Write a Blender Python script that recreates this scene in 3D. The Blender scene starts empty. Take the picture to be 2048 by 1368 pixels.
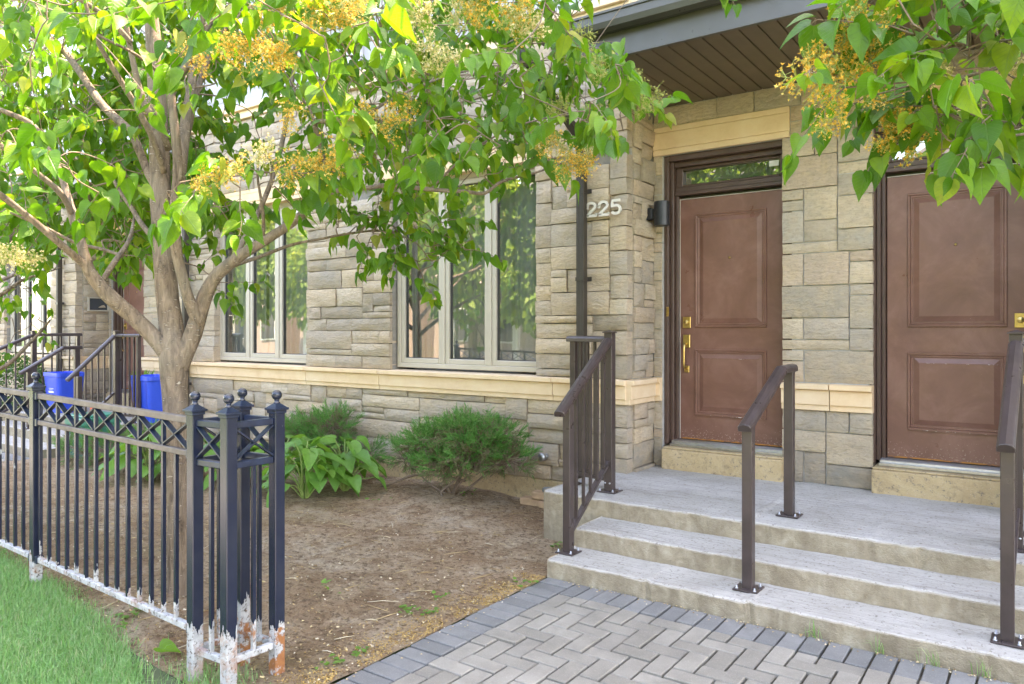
import bpy, math, random
import numpy as np
from mathutils import Vector, Matrix, Euler, noise as mnoise
R = math.radians
rng = random.Random(7)
SC = bpy.context.scene
COL = SC.collection

# ------------------------------------------------------------------ camera
FPX, YAW, EYE, HORY = 1487.0, R(35.64), 1.48, 661.0     # focal length in px of a 2048 px wide frame
cam = bpy.data.cameras.new('camera')
cam.sensor_width = 36.0
cam.lens = 36.0 * FPX / 2048.0
cam.shift_y = -(684.0 - HORY) / 2048.0
cam.clip_start, cam.clip_end = 0.05, 600.0
camo = bpy.data.objects.new('camera', cam)
COL.objects.link(camo)
camo.location = (0, 0, EYE)
camo.rotation_euler = (R(90), 0, YAW)
SC.camera = camo

# ------------------------------------------------------------------ sky, sun, exposure
SUN_EL, SUN_AZ = R(64.5), R(24)          # sun stands behind the row of houses, azimuth from +Y towards +X
w = bpy.data.worlds.new('World'); SC.world = w; w.use_nodes = True
nt = w.node_tree; nt.nodes.clear()
sky = nt.nodes.new('ShaderNodeTexSky'); sky.sky_type = 'NISHITA'; sky.sun_disc = False
sky.sun_elevation = SUN_EL; sky.sun_rotation = SUN_AZ
sky.air_density = 1.0; sky.dust_density = 1.0; sky.ozone_density = 1.0
bg = nt.nodes.new('ShaderNodeBackground'); bg.inputs['Strength'].default_value = 0.15
wo = nt.nodes.new('ShaderNodeOutputWorld')
nt.links.new(sky.outputs[0], bg.inputs[0]); nt.links.new(bg.outputs[0], wo.inputs[0])
sl = bpy.data.lights.new('sun', 'SUN'); sl.energy = 2.2; sl.angle = R(0.6); sl.color = (1.0, 0.95, 0.86)
so = bpy.data.objects.new('sun', sl); COL.objects.link(so)
sdir = Vector((math.sin(SUN_AZ) * math.cos(SUN_EL), math.cos(SUN_AZ) * math.cos(SUN_EL), math.sin(SUN_EL)))
so.rotation_euler = sdir.to_track_quat('Z', 'Y').to_euler()
so.location = sdir * 40
vs = SC.view_settings
vs.view_transform = 'Standard'; vs.look = 'None'; vs.gamma = 1.0; vs.use_curve_mapping = False
vs.exposure = 4.0
vs.use_white_balance = True; vs.white_balance_temperature = 8900; vs.white_balance_tint = 22
SC.render.engine = 'CYCLES'
cy = SC.cycles
cy.use_denoising = True; cy.caustics_reflective = False; cy.caustics_refractive = False
cy.max_bounces = 8; cy.diffuse_bounces = 4; cy.glossy_bounces = 4; cy.transmission_bounces = 6; cy.transparent_max_bounces = 12
cy.sample_clamp_indirect = 6.0

# ------------------------------------------------------------------ pixel helpers: where a point of the photograph stands in the place
_s, _c = math.sin(YAW), math.cos(YAW)
def at(u, v, d):                       # photograph pixel at d metres along the view axis
    t = (u - 1024.0) / FPX
    return Vector((d * (-_s + t * _c), d * (_c + t * _s), EYE + (HORY - v) * d / FPX))
def at_z(u, v, z):
    return at(u, v, (z - EYE) * FPX / (HORY - v))
def at_y(u, v, y):
    t = (u - 1024.0) / FPX
    return at(u, v, y / (_c + t * _s))
def pix(p):
    d = -_s * p[0] + _c * p[1]
    if d < 0.05: return (1e6, 1e6, d)
    return (1024 + FPX * (_c * p[0] + _s * p[1]) / d, HORY - (p[2] - EYE) * FPX / d, d)
def inpoly(x, y, poly):
    r = False; n = len(poly)
    for i in range(n):
        x0, y0 = poly[i]; x1, y1 = poly[(i + 1) % n]
        if (y0 > y) != (y1 > y) and x < (x1 - x0) * (y - y0) / (y1 - y0) + x0: r = not r
    return r

# ------------------------------------------------------------------ mesh helpers
def wloc(o):
    v = Vector((0, 0, 0))
    while o is not None:
        v += o.location; o = o.parent
    return v
def link(o, parent=None):
    COL.objects.link(o)
    if parent is not None: o.parent = parent
    return o
def tag(o, label=None, cat=None, group=None, kind=None):
    if label: o['label'] = label
    if cat: o['category'] = cat
    if group: o['group'] = group
    if kind: o['kind'] = kind
    return o
def thing(name, loc, label, cat, group=None):
    o = bpy.data.objects.new(name, None); o.location = loc; o.empty_display_size = 0.1
    link(o); return tag(o, label, cat, group)
class MB:
    def __init__(s): s.v = []; s.f = []; s.sm = []
    def add(s, vs, fs, smooth=False):
        b = len(s.v); s.v += [tuple(p) for p in vs]
        for q in fs: s.f.append(tuple(i + b for i in q)); s.sm.append(smooth)
        return s
    def box(s, x0, x1, y0, y1, z0, z1):
        if x0 > x1: x0, x1 = x1, x0
        if y0 > y1: y0, y1 = y1, y0
        if z0 > z1: z0, z1 = z1, z0
        return s.add([(x0,y0,z0),(x1,y0,z0),(x1,y1,z0),(x0,y1,z0),(x0,y0,z1),(x1,y0,z1),(x1,y1,z1),(x0,y1,z1)],
                     [(3,2,1,0),(4,5,6,7),(0,1,5,4),(1,2,6,5),(2,3,7,6),(3,0,4,7)])
    def bar(s, a, b, w, h, up=(0, 0, 1)):      # rectangular bar from a to b, w across, h along up
        a, b = Vector(a), Vector(b); d = (b - a).normalized(); up = Vector(up)
        x = d.cross(up)
        if x.length < 1e-4: x = d.cross(Vector((1, 0, 0)))
        x.normalize(); y = x.cross(d).normalized(); x *= w / 2; y *= h / 2
        P = [a - x - y, a + x - y, a + x + y, a - x + y, b - x - y, b + x - y, b + x + y, b - x + y]
        return s.add(P, [(0,1,2,3),(7,6,5,4),(0,4,5,1),(1,5,6,2),(2,6,7,3),(3,7,4,0)])
    def tube(s, pts, rad, n=8, cap=True, wob=0.0, seed=0):
        pts = [Vector(p) for p in pts]; m = len(pts)
        if not hasattr(rad, '__len__'): rad = [rad] * m
        V = []; F = []; pu = None
        for i, p in enumerate(pts):
            d = (pts[min(i + 1, m - 1)] - pts[max(i - 1, 0)])
            d = d.normalized() if d.length > 1e-9 else Vector((0, 0, 1))
            u = (pu - d * pu.dot(d)) if pu is not None else d.cross(Vector((0.31, 0.9, 0.11)))
            if u.length < 1e-5: u = d.cross(Vector((1, 0, 0)))
            u.normalize(); pu = u; q = d.cross(u)
            for k in range(n):
                a = 2 * math.pi * k / n; r = rad[i]
                if wob: r *= 1 + wob * mnoise.noise(p * 6 + Vector((math.cos(a), math.sin(a), seed * 3.1)) * 1.3)
                V.append(p + (u * math.cos(a) + q * math.sin(a)) * r)
        for i in range(m - 1):
            for k in range(n):
                k2 = (k + 1) % n
                F.append((i * n + k, i * n + k2, (i + 1) * n + k2, (i + 1) * n + k))
        if cap: F += [tuple(range(n - 1, -1, -1)), tuple((m - 1) * n + k for k in range(n))]
        return s.add(V, F, True)
    def lathe(s, prof, c, n=16):               # profile of (r, z) about a vertical axis at c
        V = []; F = []; m = len(prof)
        for r, z in prof:
            for k in range(n):
                a = 2 * math.pi * k / n
                V.append((c[0] + r * math.cos(a), c[1] + r * math.sin(a), c[2] + z))
        for i in range(m - 1):
            for k in range(n):
                k2 = (k + 1) % n
                F.append((i * n + k, i * n + k2, (i + 1) * n + k2, (i + 1) * n + k))
        F += [tuple(range(n - 1, -1, -1)), tuple((m - 1) * n + k for k in range(n))]
        return s.add(V, F, True)
    def prism(s, poly, off):                   # 3D polygon pushed along off
        off = Vector(off); n = len(poly); P = [Vector(p) for p in poly]
        V = P + [p + off for p in P]
        F = [tuple(range(n - 1, -1, -1)), tuple(range(n, 2 * n))] + [(i, (i + 1) % n, n + (i + 1) % n, n + i) for i in range(n)]
        return s.add(V, F)
    def pyramid(s, x0, x1, y0, y1, z0, z1):
        return s.add([(x0,y0,z0),(x1,y0,z0),(x1,y1,z0),(x0,y1,z0),((x0+x1)/2,(y0+y1)/2,z1)],
                     [(3,2,1,0),(0,1,4),(1,2,4),(2,3,4),(3,0,4)])
    def mesh(s, name, off=Vector((0, 0, 0))):
        me = bpy.data.meshes.new(name)
        me.from_pydata([(p[0] - off[0], p[1] - off[1], p[2] - off[2]) for p in s.v], [], s.f)
        me.polygons.foreach_set('use_smooth', s.sm)
        me.update(); return me
    def build(s, name, mat, parent=None, bevel=0.0, seg=1, base=None):
        off = wloc(parent) if parent is not None else (Vector(base) if base else Vector((0, 0, 0)))
        me = s.mesh(name, off); me.materials.append(mat)
        o = bpy.data.objects.new(name, me)
        if parent is None and base: o.location = base
        link(o, parent)
        if bevel:
            b = o.modifiers.new('bevel', 'BEVEL'); b.width = bevel; b.segments = seg; b.limit_method = 'ANGLE'; b.angle_limit = R(40)
        return o
def catmull(P, n):
    P = [Vector(p) for p in P]; Q = [P[0] * 2 - P[1]] + P + [P[-1] * 2 - P[-2]]; out = []
    for i in range(1, len(Q) - 2):
        for k in range(n):
            t = k / n; a, b, c, d = Q[i - 1], Q[i], Q[i + 1], Q[i + 2]
            out.append(0.5 * ((2 * b) + (-a + c) * t + (2 * a - 5 * b + 4 * c - d) * t * t + (-a + 3 * b - 3 * c + d) * t ** 3))
    out.append(P[-1]); return out
def lerpl(L, n):
    out = []
    for i in range(len(L) - 1):
        for k in range(n): out.append(L[i] + (L[i + 1] - L[i]) * k / n)
    out.append(L[-1]); return out

# ------------------------------------------------------------------ materials
class NT:
    def __init__(s, name):
        s.m = bpy.data.materials.new(name); s.m.use_nodes = True; s.t = s.m.node_tree; s.t.nodes.clear()
        s.out = s.n('ShaderNodeOutputMaterial'); s.b = s.n('ShaderNodeBsdfPrincipled')
        s.l(s.b.outputs[0], s.out.inputs[0])
    def n(s, ty, **kw):
        x = s.t.nodes.new(ty)
        for k, v in kw.items():
            if hasattr(x, k) and not (k in x.inputs): setattr(x, k, v)
            else: x.inputs[k].default_value = v
        return x
    def l(s, a, b): s.t.links.new(a, b); return s
    def set(s, **kw):
        for k, v in kw.items():
            k = k.replace('_', ' ')
            if hasattr(v, 'is_linked') or hasattr(v, 'links'): s.l(v, s.b.inputs[k])
            else: s.b.inputs[k].default_value = v
        return s
    def pos(s): return s.n('ShaderNodeNewGeometry').outputs['Position']
    def obj(s): return s.n('ShaderNodeTexCoord').outputs['Object']
    def scale(s, vec, sc):
        x = s.n('ShaderNodeMapping'); x.inputs['Scale'].default_value = sc; s.l(vec, x.inputs[0]); return x.outputs[0]
    def noise(s, vec, scale, detail=4, rough=.55, dist=0.0):
        x = s.n('ShaderNodeTexNoise'); x.inputs['Scale'].default_value = scale; x.inputs['Detail'].default_value = detail
        x.inputs['Roughness'].default_value = rough; x.inputs['Distortion'].default_value = dist
        s.l(vec, x.inputs['Vector']); return x.outputs[0]
    def ramp(s, fac, stops, interp='LINEAR'):
        x = s.n('ShaderNodeValToRGB'); cr = x.color_ramp; cr.interpolation = interp
        while len(cr.elements) < len(stops): cr.elements.new(0.5)
        for e, (p, c) in zip(cr.elements, stops):
            e.position = p; e.color = (*c, 1) if hasattr(c, '__len__') else (c, c, c, 1)
        s.l(fac, x.inputs[0]); return x.outputs[0]
    def mix(s, fac, a, b, mode='MIX'):
        x = s.n('ShaderNodeMix', data_type='RGBA', blend_type=mode)
        for sock, v in ((x.inputs[0], fac), (x.inputs[6], a), (x.inputs[7], b)):
            if hasattr(v, 'links'): s.l(v, sock)
            else: sock.default_value = (*v, 1) if hasattr(v, '__len__') else v
        return x.outputs[2]
    def math(s, op, a, b=0.0):
        x = s.n('ShaderNodeMath', operation=op)
        for sock, v in ((x.inputs[0], a), (x.inputs[1], b)):
            if hasattr(v, 'links'): s.l(v, sock)
            else: sock.default_value = v
        return x.outputs[0]
    def sep(s, vec, k):
        x = s.n('ShaderNodeSeparateXYZ'); s.l(vec, x.inputs[0]); return x.outputs[k]
    def bump(s, h, strength=.3, dist=.01):
        x = s.n('ShaderNodeBump'); x.inputs['Strength'].default_value = strength; x.inputs['Distance'].default_value = dist
        s.l(h, x.inputs['Height']); s.l(x.outputs[0], s.b.inputs['Normal']); return s
    def rand(s):
        a = s.n('ShaderNodeObjectInfo').outputs['Random']; b = s.n('ShaderNodeNewGeometry').outputs['Random Per Island']
        return s.math('FRACT', s.math('ADD', a, b))
def simple(name, col, rough=.5, metal=0.0, var=0.0, vscale=8, bump=0.0, bscale=60, spec=.5, rvar=0.0):
    m = NT(name); m.set(Roughness=rough, Metallic=metal); m.b.inputs['Specular IOR Level'].default_value = spec
    p = m.pos()
    if var:
        nz = m.noise(p, vscale, 5, .6)
        m.set(Base_Color=m.ramp(nz, [(.25, [c * (1 - var) for c in col]), (.75, [min(1, c * (1 + var)) for c in col])]))
    else: m.set(Base_Color=(*col, 1))
    if rvar: m.set(Roughness=m.ramp(m.noise(p, 14, 4), [(.3, max(.03, rough - rvar)), (.7, rough + rvar)]))
    if bump: m.bump(m.noise(p, bscale, 4), bump, .004)
    return m.m
M = {}
def worn(name, a, b, sc, thr):
    m = NT(name); p = m.pos(); n = m.noise(m.scale(p, sc), 1.0, 4, .7); m.set(Base_Color=m.mix(m.ramp(n, [(thr - .02, 0.0), (thr + .02, 1.0)]), a, b), Roughness=.7); return m.m
M['wornedge'] = worn('worn_paint_edge', (.20, .095, .065), (.62, .55, .50), (18, 18, 60), .61)
M['rustedge'] = worn('rusty_door_edge', (.20, .095, .065), (.50, .20, .05), (11, 11, 50), .46)
def stone_mat(name, base_sock_from, bstr=.6):
    m = NT(name); p = m.pos()
    if base_sock_from == 'obj': base = m.n('ShaderNodeObjectInfo').outputs['Color']
    else:
        r = m.n('ShaderNodeNewGeometry').outputs['Random Per Island']
        base = m.ramp(r, [(0, (.42, .34, .26)), (.3, (.50, .40, .30)), (.6, (.40, .345, .285)), (.85, (.53, .41, .28)), (1, (.45, .37, .30))])
    n1 = m.noise(p, 7, 6, .65, .6)
    n2 = m.noise(m.scale(p, (14, 14, 60)), 1.0, 4, .6, 1.0)
    n3 = m.noise(p, 2.2, 3, .5)
    c = m.mix(m.ramp(n1, [(.34, .0), (.68, 1.0)]), base, (.54, .39, .235), 'MIX')
    c = m.mix(.55, base, c)
    c = m.mix(m.ramp(n2, [(.33, .32), (.58, 0.0)]), c, (.22, .185, .14), 'MIX')
    c = m.mix(m.ramp(n3, [(.3, .35), (.6, 0.0)]), c, (.28, .25, .205))
    c = m.mix(m.ramp(m.noise(p, 38, 5, .75), [(.34, .38), (.48, 0.0)]), c, (.22, .185, .145))
    m.set(Base_Color=c, Roughness=.88); m.b.inputs['Specular IOR Level'].default_value = .25
    h = m.math('ADD', m.math('MULTIPLY', m.noise(p, 30, 6, .7), 1.0), m.math('MULTIPLY', m.noise(m.scale(p, (9, 9, 26)), 1.0, 4, .6, 1.2), 1.6))
    m.bump(h, bstr, .016)
    return m.m
M['stone'] = stone_mat('rock_faced_stone', 'obj')
M['stone_far'] = stone_mat('rock_faced_stone_far', 'island')
M['mortar'] = simple('mortar', (.40, .385, .36), .95, var=.15, vscale=25, bump=.4, bscale=150)
M['backing'] = simple('joint_backing', (.24, .22, .19), .95, var=.2, vscale=20)
def limestone():
    m = NT('limestone'); p = m.pos()
    n = m.noise(p, 5, 6, .65); n2 = m.noise(m.scale(p, (3, 3, 16)), 1.0, 3)
    c = m.ramp(n, [(.3, (.68, .455, .26)), (.5, (.76, .54, .325)), (.75, (.80, .61, .40))])
    c = m.mix(m.ramp(n2, [(.62, 0.0), (.85, .35)]), c, (.36, .30, .22))
    c = m.mix(m.ramp(m.n('ShaderNodeObjectInfo').outputs['Random'], [(0, 0.0), (1, .3)]), c, (.58, .51, .42))
    m.set(Base_Color=c, Roughness=.85); m.b.inputs['Specular IOR Level'].default_value = .25
    m.bump(m.noise(p, 90, 5, .6), .25, .004); return m.m
M['lime'] = limestone()
def concrete(name, tan=False, broom=False):
    m = NT(name); p = m.pos()
    a = m.noise(p, 3.2, 6, .7, .4); b = m.noise(p, 45, 4, .7); f = m.noise(p, 11, 5, .65, .8)
    if tan: c = m.ramp(a, [(.3, (.40, .285, .155)), (.55, (.52, .39, .225)), (.75, (.58, .455, .30))])
    else: c = m.ramp(a, [(.25, (.34, .315, .275)), (.45, (.42, .395, .355)), (.6, (.47, .445, .405)), (.8, (.54, .52, .48))])
    c = m.mix(m.ramp(f, [(.54, 0.0), (.72, .30 if not tan else .6)]), c, (.25, .215, .17) if not tan else (.2, .14, .085))
    c = m.mix(m.ramp(b, [(.34, .75), (.43, 0.0)]), c, (.15, .13, .11))
    c = m.mix(m.ramp(m.noise(p, 150, 2, .5), [(.66, 0.0), (.72, .6)]), c, (.6, .58, .54))
    # riser faces carry years of tan run-off, treads stay pale
    nz = m.sep(m.n('ShaderNodeNewGeometry').outputs['True Normal'], 2)
    if not tan:
        rust = m.ramp(m.noise(p, 6.5, 4, .5, .5), [(.73, 0.0), (.77, .8)])
        c = m.mix(rust, c, (.28, .13, .05))
        run = m.noise(m.scale(p, (11, 11, 1.6)), 1.0, 5, .65, .6)
        c = m.mix(m.ramp(nz, [(.4, .9), (.7, 0.0)]), c, m.mix(m.ramp(run, [(.36, .45), (.58, 0.0)]), m.ramp(f, [(.3, (.23, .18, .115)), (.5, (.32, .262, .175)), (.7, (.43, .37, .275))]), (.17, .13, .085)))
    m.set(Base_Color=c, Roughness=.85); m.b.inputs['Specular IOR Level'].default_value = .3
    h = m.math('ADD', m.noise(p, 120, 4, .6), m.math('MULTIPLY', m.noise(p, 18, 4, .6), 1.5))
    if broom:
        st = m.noise(m.scale(p, (1.2, 70, 1)), 1.0, 3, .7)
        h = m.math('ADD', h, m.math('MULTIPLY', st, 3.0))
        c = m.mix(m.math('MULTIPLY', m.ramp(st, [(.30, .6), (.47, 0.0)]), m.ramp(nz, [(.6, 0.0), (.9, 1.0)])), c, (.20, .185, .165)); m.set(Base_Color=c)
    m.bump(h, .8, .008); return m.m
M['conc'] = concrete('weathered_concrete', broom=True)
M['conc_tan'] = concrete('tan_concrete', tan=True)
def door_paint():
    m = NT('brown_door_paint'); p = m.pos()
    n = m.noise(p, 2.6, 6, .7, .6); sp = m.noise(p, 75, 3, .6); z = m.sep(p, 2)
    c = m.ramp(n, [(.3, (.155, .068, .047)), (.5, (.20, .090, .064)), (.7, (.255, .128, .097))])
    low = m.ramp(z, [(.0, 1.0), (1.0, 0.0)])
    mp = m.n('ShaderNodeMapRange'); mp.inputs[1].default_value = .56; mp.inputs[2].default_value = .80; mp.inputs[3].default_value = .16; mp.inputs[4].default_value = 0.0
    m.l(z, mp.inputs[0])
    lo = m.math('GREATER_THAN', m.math('ADD', sp, mp.outputs[0]), .745)
    c = m.mix(lo, c, (.42, .30, .25))
    m.set(Base_Color=c, Roughness=m.ramp(m.noise(p, 3.5, 5, .65), [(.3, .26), (.7, .5)]))
    m.bump(m.noise(m.scale(p, (60, 60, 8)), 1.0, 3), .06, .002); return m.m
M['door'] = door_paint()
M['frame_brown'] = simple('brown_frame_paint', (.085, .048, .036), .42, var=.2, vscale=10)
M['rail'] = simple('brown_railing_metal', (.050, .036, .034), .36, var=.25, vscale=9, rvar=.1, bump=.05, bscale=200)
M['fascia'] = simple('dark_bronze_metal', (.085, .080, .072), .33, var=.12, vscale=4, rvar=.06)
M['soffit'] = simple('brown_soffit_metal', (.125, .092, .064), .45, var=.15, vscale=5)
M['downspout'] = simple('bronze_downspout', (.040, .032, .025), .45, var=.15, vscale=7)
M['winframe'] = simple('taupe_window_frame', (.44, .395, .32), .45, var=.05, vscale=3)
M['sashdark'] = simple('dark_gasket', (.05, .05, .05), .6)
M['alu'] = simple('mill_aluminium', (.55, .56, .57), .32, 1.0, var=.15, vscale=30)
M['brass'] = simple('brass', (.62, .44, .17), .3, 1.0, var=.2, vscale=40)
M['lampblack'] = simple('black_lamp_metal', (.016, .017, .02), .38, var=.3, vscale=30)
M['steel'] = simple('galvanised_steel', (.42, .43, .45), .4, .9, var=.2, vscale=50)
M['numeral'] = simple('pale_numeral_metal', (.62, .57, .50), .45, var=.08, vscale=40)
M['upper'] = simple('pale_wall_panel', (.33, .325, .33), .7, var=.06, vscale=3, bump=.1)
M['uppertrim'] = simple('pale_trim', (.40, .395, .40), .6, var=.05)
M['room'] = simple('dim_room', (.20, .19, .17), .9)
M['curtain_haze'] = simple('curtain_haze_sheer', (.31, .31, .28), .9)  # grey tuned as pale haze behind the glass, shared with the side curtains
M['white'] = simple('white_paint', (.75, .75, .73), .5)
def glass():
    m = NT('window_glass'); m.t.nodes.remove(m.b)
    fr = m.n('ShaderNodeFresnel'); fr.inputs[0].default_value = 3.0
    tr = m.n('ShaderNodeBsdfTransparent'); tr.inputs[0].default_value = (.80, .84, .82, 1)
    gl = m.n('ShaderNodeBsdfGlossy'); gl.inputs[0].default_value = (.95, .97, .96, 1); gl.inputs['Roughness'].default_value = .008
    wob = m.noise(m.pos(), 1.6, 2, .4)
    bp = m.n('ShaderNodeBump'); bp.inputs['Strength'].default_value = .05; bp.inputs['Distance'].default_value = .02
    m.l(wob, bp.inputs['Height']); m.l(bp.outputs[0], gl.inputs['Normal'])
    fac = m.math('MINIMUM', fr.outputs[0], m.ramp(m.n('ShaderNodeNewGeometry').outputs['Backfacing'], [(.4, 1.0), (.6, .28)]))
    mx = m.n('ShaderNodeMixShader'); m.l(fac, mx.inputs[0]); m.l(tr.outputs[0], mx.inputs[1]); m.l(gl.outputs[0], mx.inputs[2])
    m.l(mx.outputs[0], m.out.inputs[0]); return m.m
M['glass'] = glass()
def fence_paint(name, hi, chip=.0):
    # black enamel worn off to white primer near the ground, rust in the worn part
    m = NT(name); p = m.pos(); z = m.sep(p, 2)
    jag = m.noise(m.scale(p, (38, 38, 9)), 1.0, 3, .6)
    big = m.noise(m.scale(p, (9, 9, .01)), 1.0, 1, .5)
    edge = m.math('ADD', m.math('MULTIPLY', jag, .20), m.math('ADD', m.math('MULTIPLY', big, .30), hi - .265))
    worn = m.math('LESS_THAN', z, edge)
    chips = m.ramp(m.noise(m.scale(p, (17, 17, 5)), 1.0, 4, .6), [(.700 - chip, 0.0), (.708 - chip, 1.0)])
    dust = m.ramp(m.noise(p, 9, 4, .6), [(.4, 0.0), (.75, .5)])
    nz = m.sep(m.n('ShaderNodeNewGeometry').outputs['True Normal'], 2)
    c = m.mix(dust, (.009, .014, .030), (.026, .031, .044))
    c = m.mix(m.ramp(nz, [(.5, 0.0), (.9, .55)]), c, (.20, .165, .135))
    prim = m.mix(m.ramp(m.noise(p, 55, 4, .7), [(.36, 1.0), (.46, 0.0)]), m.ramp(m.noise(p, 17, 4, .6), [(.3, (.26, .27, .27)), (.65, (.46, .46, .45))]), (.07, .055, .045))
    rustf = m.ramp(m.math('ADD', m.noise(p, 13, 5, .7), m.math('MULTIPLY', z, -.35)), [(.44, 0.0), (.52, 1.0)])
    rust = m.mix(m.noise(p, 70, 4), (.20, .065, .025), (.36, .15, .05))
    rx = m.sep(p, 1)
    rustf = m.math('MULTIPLY', rustf, m.ramp(m.math('SUBTRACT', rx, 1.0), [(.76, .35), (.93, 1.0)]))
    prim = m.mix(rustf, prim, rust)
    wm = m.math('MAXIMUM', worn, chips)
    c = m.mix(wm, c, prim)
    m.set(Base_Color=c, Roughness=m.mix(wm, (.27, .27, .27), (.75, .75, .75)))
    m.bump(m.math('ADD', m.math('MULTIPLY', wm, -.6), m.math('MULTIPLY', m.noise(p, 160, 3), .25)), .35, .002); return m.m
M['fence'] = fence_paint('worn_black_fence_paint', .25)
M['picket'] = fence_paint('worn_black_picket_paint', .275)
M['lowrail'] = fence_paint('primer_white_rail', .50)
M['toprail'] = simple('weathered_rail_top', (.115, .092, .078), .6, var=.45, vscale=16, bump=.15, bscale=80)
M['xbar'] = simple('dark_fence_bar', (.012, .020, .042), .28, var=.5, vscale=22)
def leaf_mat(name, cols, trans, tw=.45, rough=.38, veins=0.0):
    m = NT(name); r = m.rand(); c = m.ramp(r, cols); tc = m.ramp(r, trans); m.b.inputs['Specular IOR Level'].default_value = .4
    m.set(Roughness=rough)
    if veins:
        uv = m.n('ShaderNodeUVMap').outputs[0]; u = m.math('ABSOLUTE', m.sep(uv, 0)); v = m.sep(uv, 1)
        midrib = m.ramp(u, [(.008, 1.0), (.026, 0.0)])
        fr = m.math('FRACT', m.math('MULTIPLY', m.math('SUBTRACT', v, m.math('MULTIPLY', u, .95)), 7.0))
        side = m.ramp(m.math('ABSOLUTE', m.math('SUBTRACT', fr, .5)), [(.02, .8), (.10, 0.0)])
        vn = m.math('MAXIMUM', midrib, side); blot = m.noise(m.pos(), 45, 3, .6)
        c = m.mix(m.math('MULTIPLY', vn, veins), c, (.20, .34, .09)); c = m.mix(m.ramp(blot, [(.35, .35), (.6, 0.0)]), c, (.03, .09, .015))
        spot = m.math('MULTIPLY', m.ramp(m.noise(m.pos(), 24, 4, .65), [(.66, 0.0), (.72, .8)]), m.ramp(r, [(.45, 0.0), (.75, 1.0)])); c = m.mix(spot, c, (.30, .21, .05))
        tc = m.mix(m.math('MULTIPLY', vn, .5), tc, (.10, .22, .02))
        m.bump(m.math('ADD', m.math('MULTIPLY', vn, -1.0), m.math('MULTIPLY', blot, .5)), .5, .003)
    m.set(Base_Color=c)
    tr = m.n('ShaderNodeBsdfTranslucent'); m.l(tc, tr.inputs[0])
    mx = m.n('ShaderNodeMixShader'); mx.inputs[0].default_value = tw
    m.l(m.b.outputs[0], mx.inputs[1]); m.l(tr.outputs[0], mx.inputs[2]); m.l(mx.outputs[0], m.out.inputs[0]); return m.m
M['leaf'] = leaf_mat('lilac_leaf', [(0, (.034, .125, .006)), (.4, (.068, .195, .007)), (.85, (.12, .275, .010)), (.97, (.21, .30, .02)), (1, (.33, .29, .05))],
                     [(0, (.09, .31, .01)), (.5, (.16, .41, .014)), (1, (.33, .46, .02))], .40, .42, .35)
M['hosta'] = leaf_mat('hosta_leaf', [(0, (.075, .22, .035)), (1, (.12, .30, .045))], [(0, (.16, .42, .04)), (1, (.25, .50, .05))], .35, .4, .3)
M['petiole'] = simple('pale_green_stem', (.22, .32, .09), .6)
M['juniper'] = leaf_mat('juniper_needles', [(0, (.03, .16, .03)), (.5, (.07, .28, .05)), (.85, (.13, .36, .08)), (1, (.24, .27, .09))], [(0, (.10, .30, .07)), (1, (.2, .36, .09))], .3, .6)
M['juniper_dry'] = leaf_mat('dry_juniper', [(0, (.17, .16, .08)), (1, (.27, .22, .13))], [(0, (.1, .11, .04)), (1, (.15, .14, .06))], .2, .7)
M['weed'] = leaf_mat('weed_leaf', [(0, (.08, .20, .03)), (1, (.13, .27, .05))], [(0, (.2, .42, .05)), (1, (.3, .5, .06))], .35, .5)
M['boxwood'] = leaf_mat('boxwood_leaf', [(0, (.03, .10, .02)), (1, (.06, .15, .03))], [(0, (.08, .22, .03)), (1, (.14, .3, .04))], .25, .4)
M['farleaf'] = leaf_mat('street_tree_leaf', [(0, (.08, .17, .02)), (1, (.20, .29, .04))], [(0, (.28, .46, .04)), (1, (.5, .58, .08))], .4, .5)
M['grass'] = leaf_mat('grass_blade', [(0, (.12, .32, .09)), (.55, (.19, .42, .14)), (.85, (.28, .44, .19)), (1, (.44, .42, .25))], [(0, (.2, .40, .06)), (1, (.34, .46, .12))], .35, .5)
M['flower'] = leaf_mat('faded_lilac_flower', [(0, (.70, .33, .035)), (.5, (.78, .45, .06)), (.85, (.80, .56, .12)), (1, (.82, .70, .32))], [(0, (.78, .45, .07)), (1, (.82, .66, .25))], .35, .7)
M['flower_pale'] = leaf_mat('cream_lilac_flower', [(0, (.66, .50, .18)), (1, (.80, .72, .48))], [(0, (.6, .5, .25)), (1, (.75, .7, .5))], .35, .7)
M['flower_green'] = leaf_mat('green_lilac_bud', [(0, (.34, .34, .09)), (1, (.50, .44, .16))], [(0, (.36, .38, .1)), (1, (.5, .46, .16))], .35, .7)
M['flowerstem'] = simple('yellow_green_stem', (.30, .34, .08), .6)
def bark():
    m = NT('lilac_bark'); p = m.pos()
    n = m.noise(m.scale(p, (34, 34, 7)), 1.0, 7, .7, .8); b = m.noise(p, 3, 4)
    c = m.ramp(n, [(.34, (.06, .042, .03)), (.46, (.16, .112, .078)), (.58, (.24, .172, .12)), (.74, (.33, .25, .185))])
    c = m.mix(m.ramp(b, [(.4, 0.0), (.7, .5)]), c, (.25, .22, .185))
    lent = m.ramp(m.noise(m.scale(p, (28, 28, 120)), 1.0, 2, .5), [(.66, 0.0), (.70, 1.0)])
    z = m.sep(p, 2)
    c = m.mix(m.math('MULTIPLY', lent, .65), c, (.55, .47, .38))
    m.set(Base_Color=c, Roughness=.8); m.b.inputs['Specular IOR Level'].default_value = .3
    m.bump(m.math('ADD', n, m.math('MULTIPLY', lent, .5)), 1.0, .014); return m.m
M['bark'] = bark()
M['twig'] = simple('twig_bark', (.19, .135, .095), .75, var=.3, vscale=20)
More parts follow.
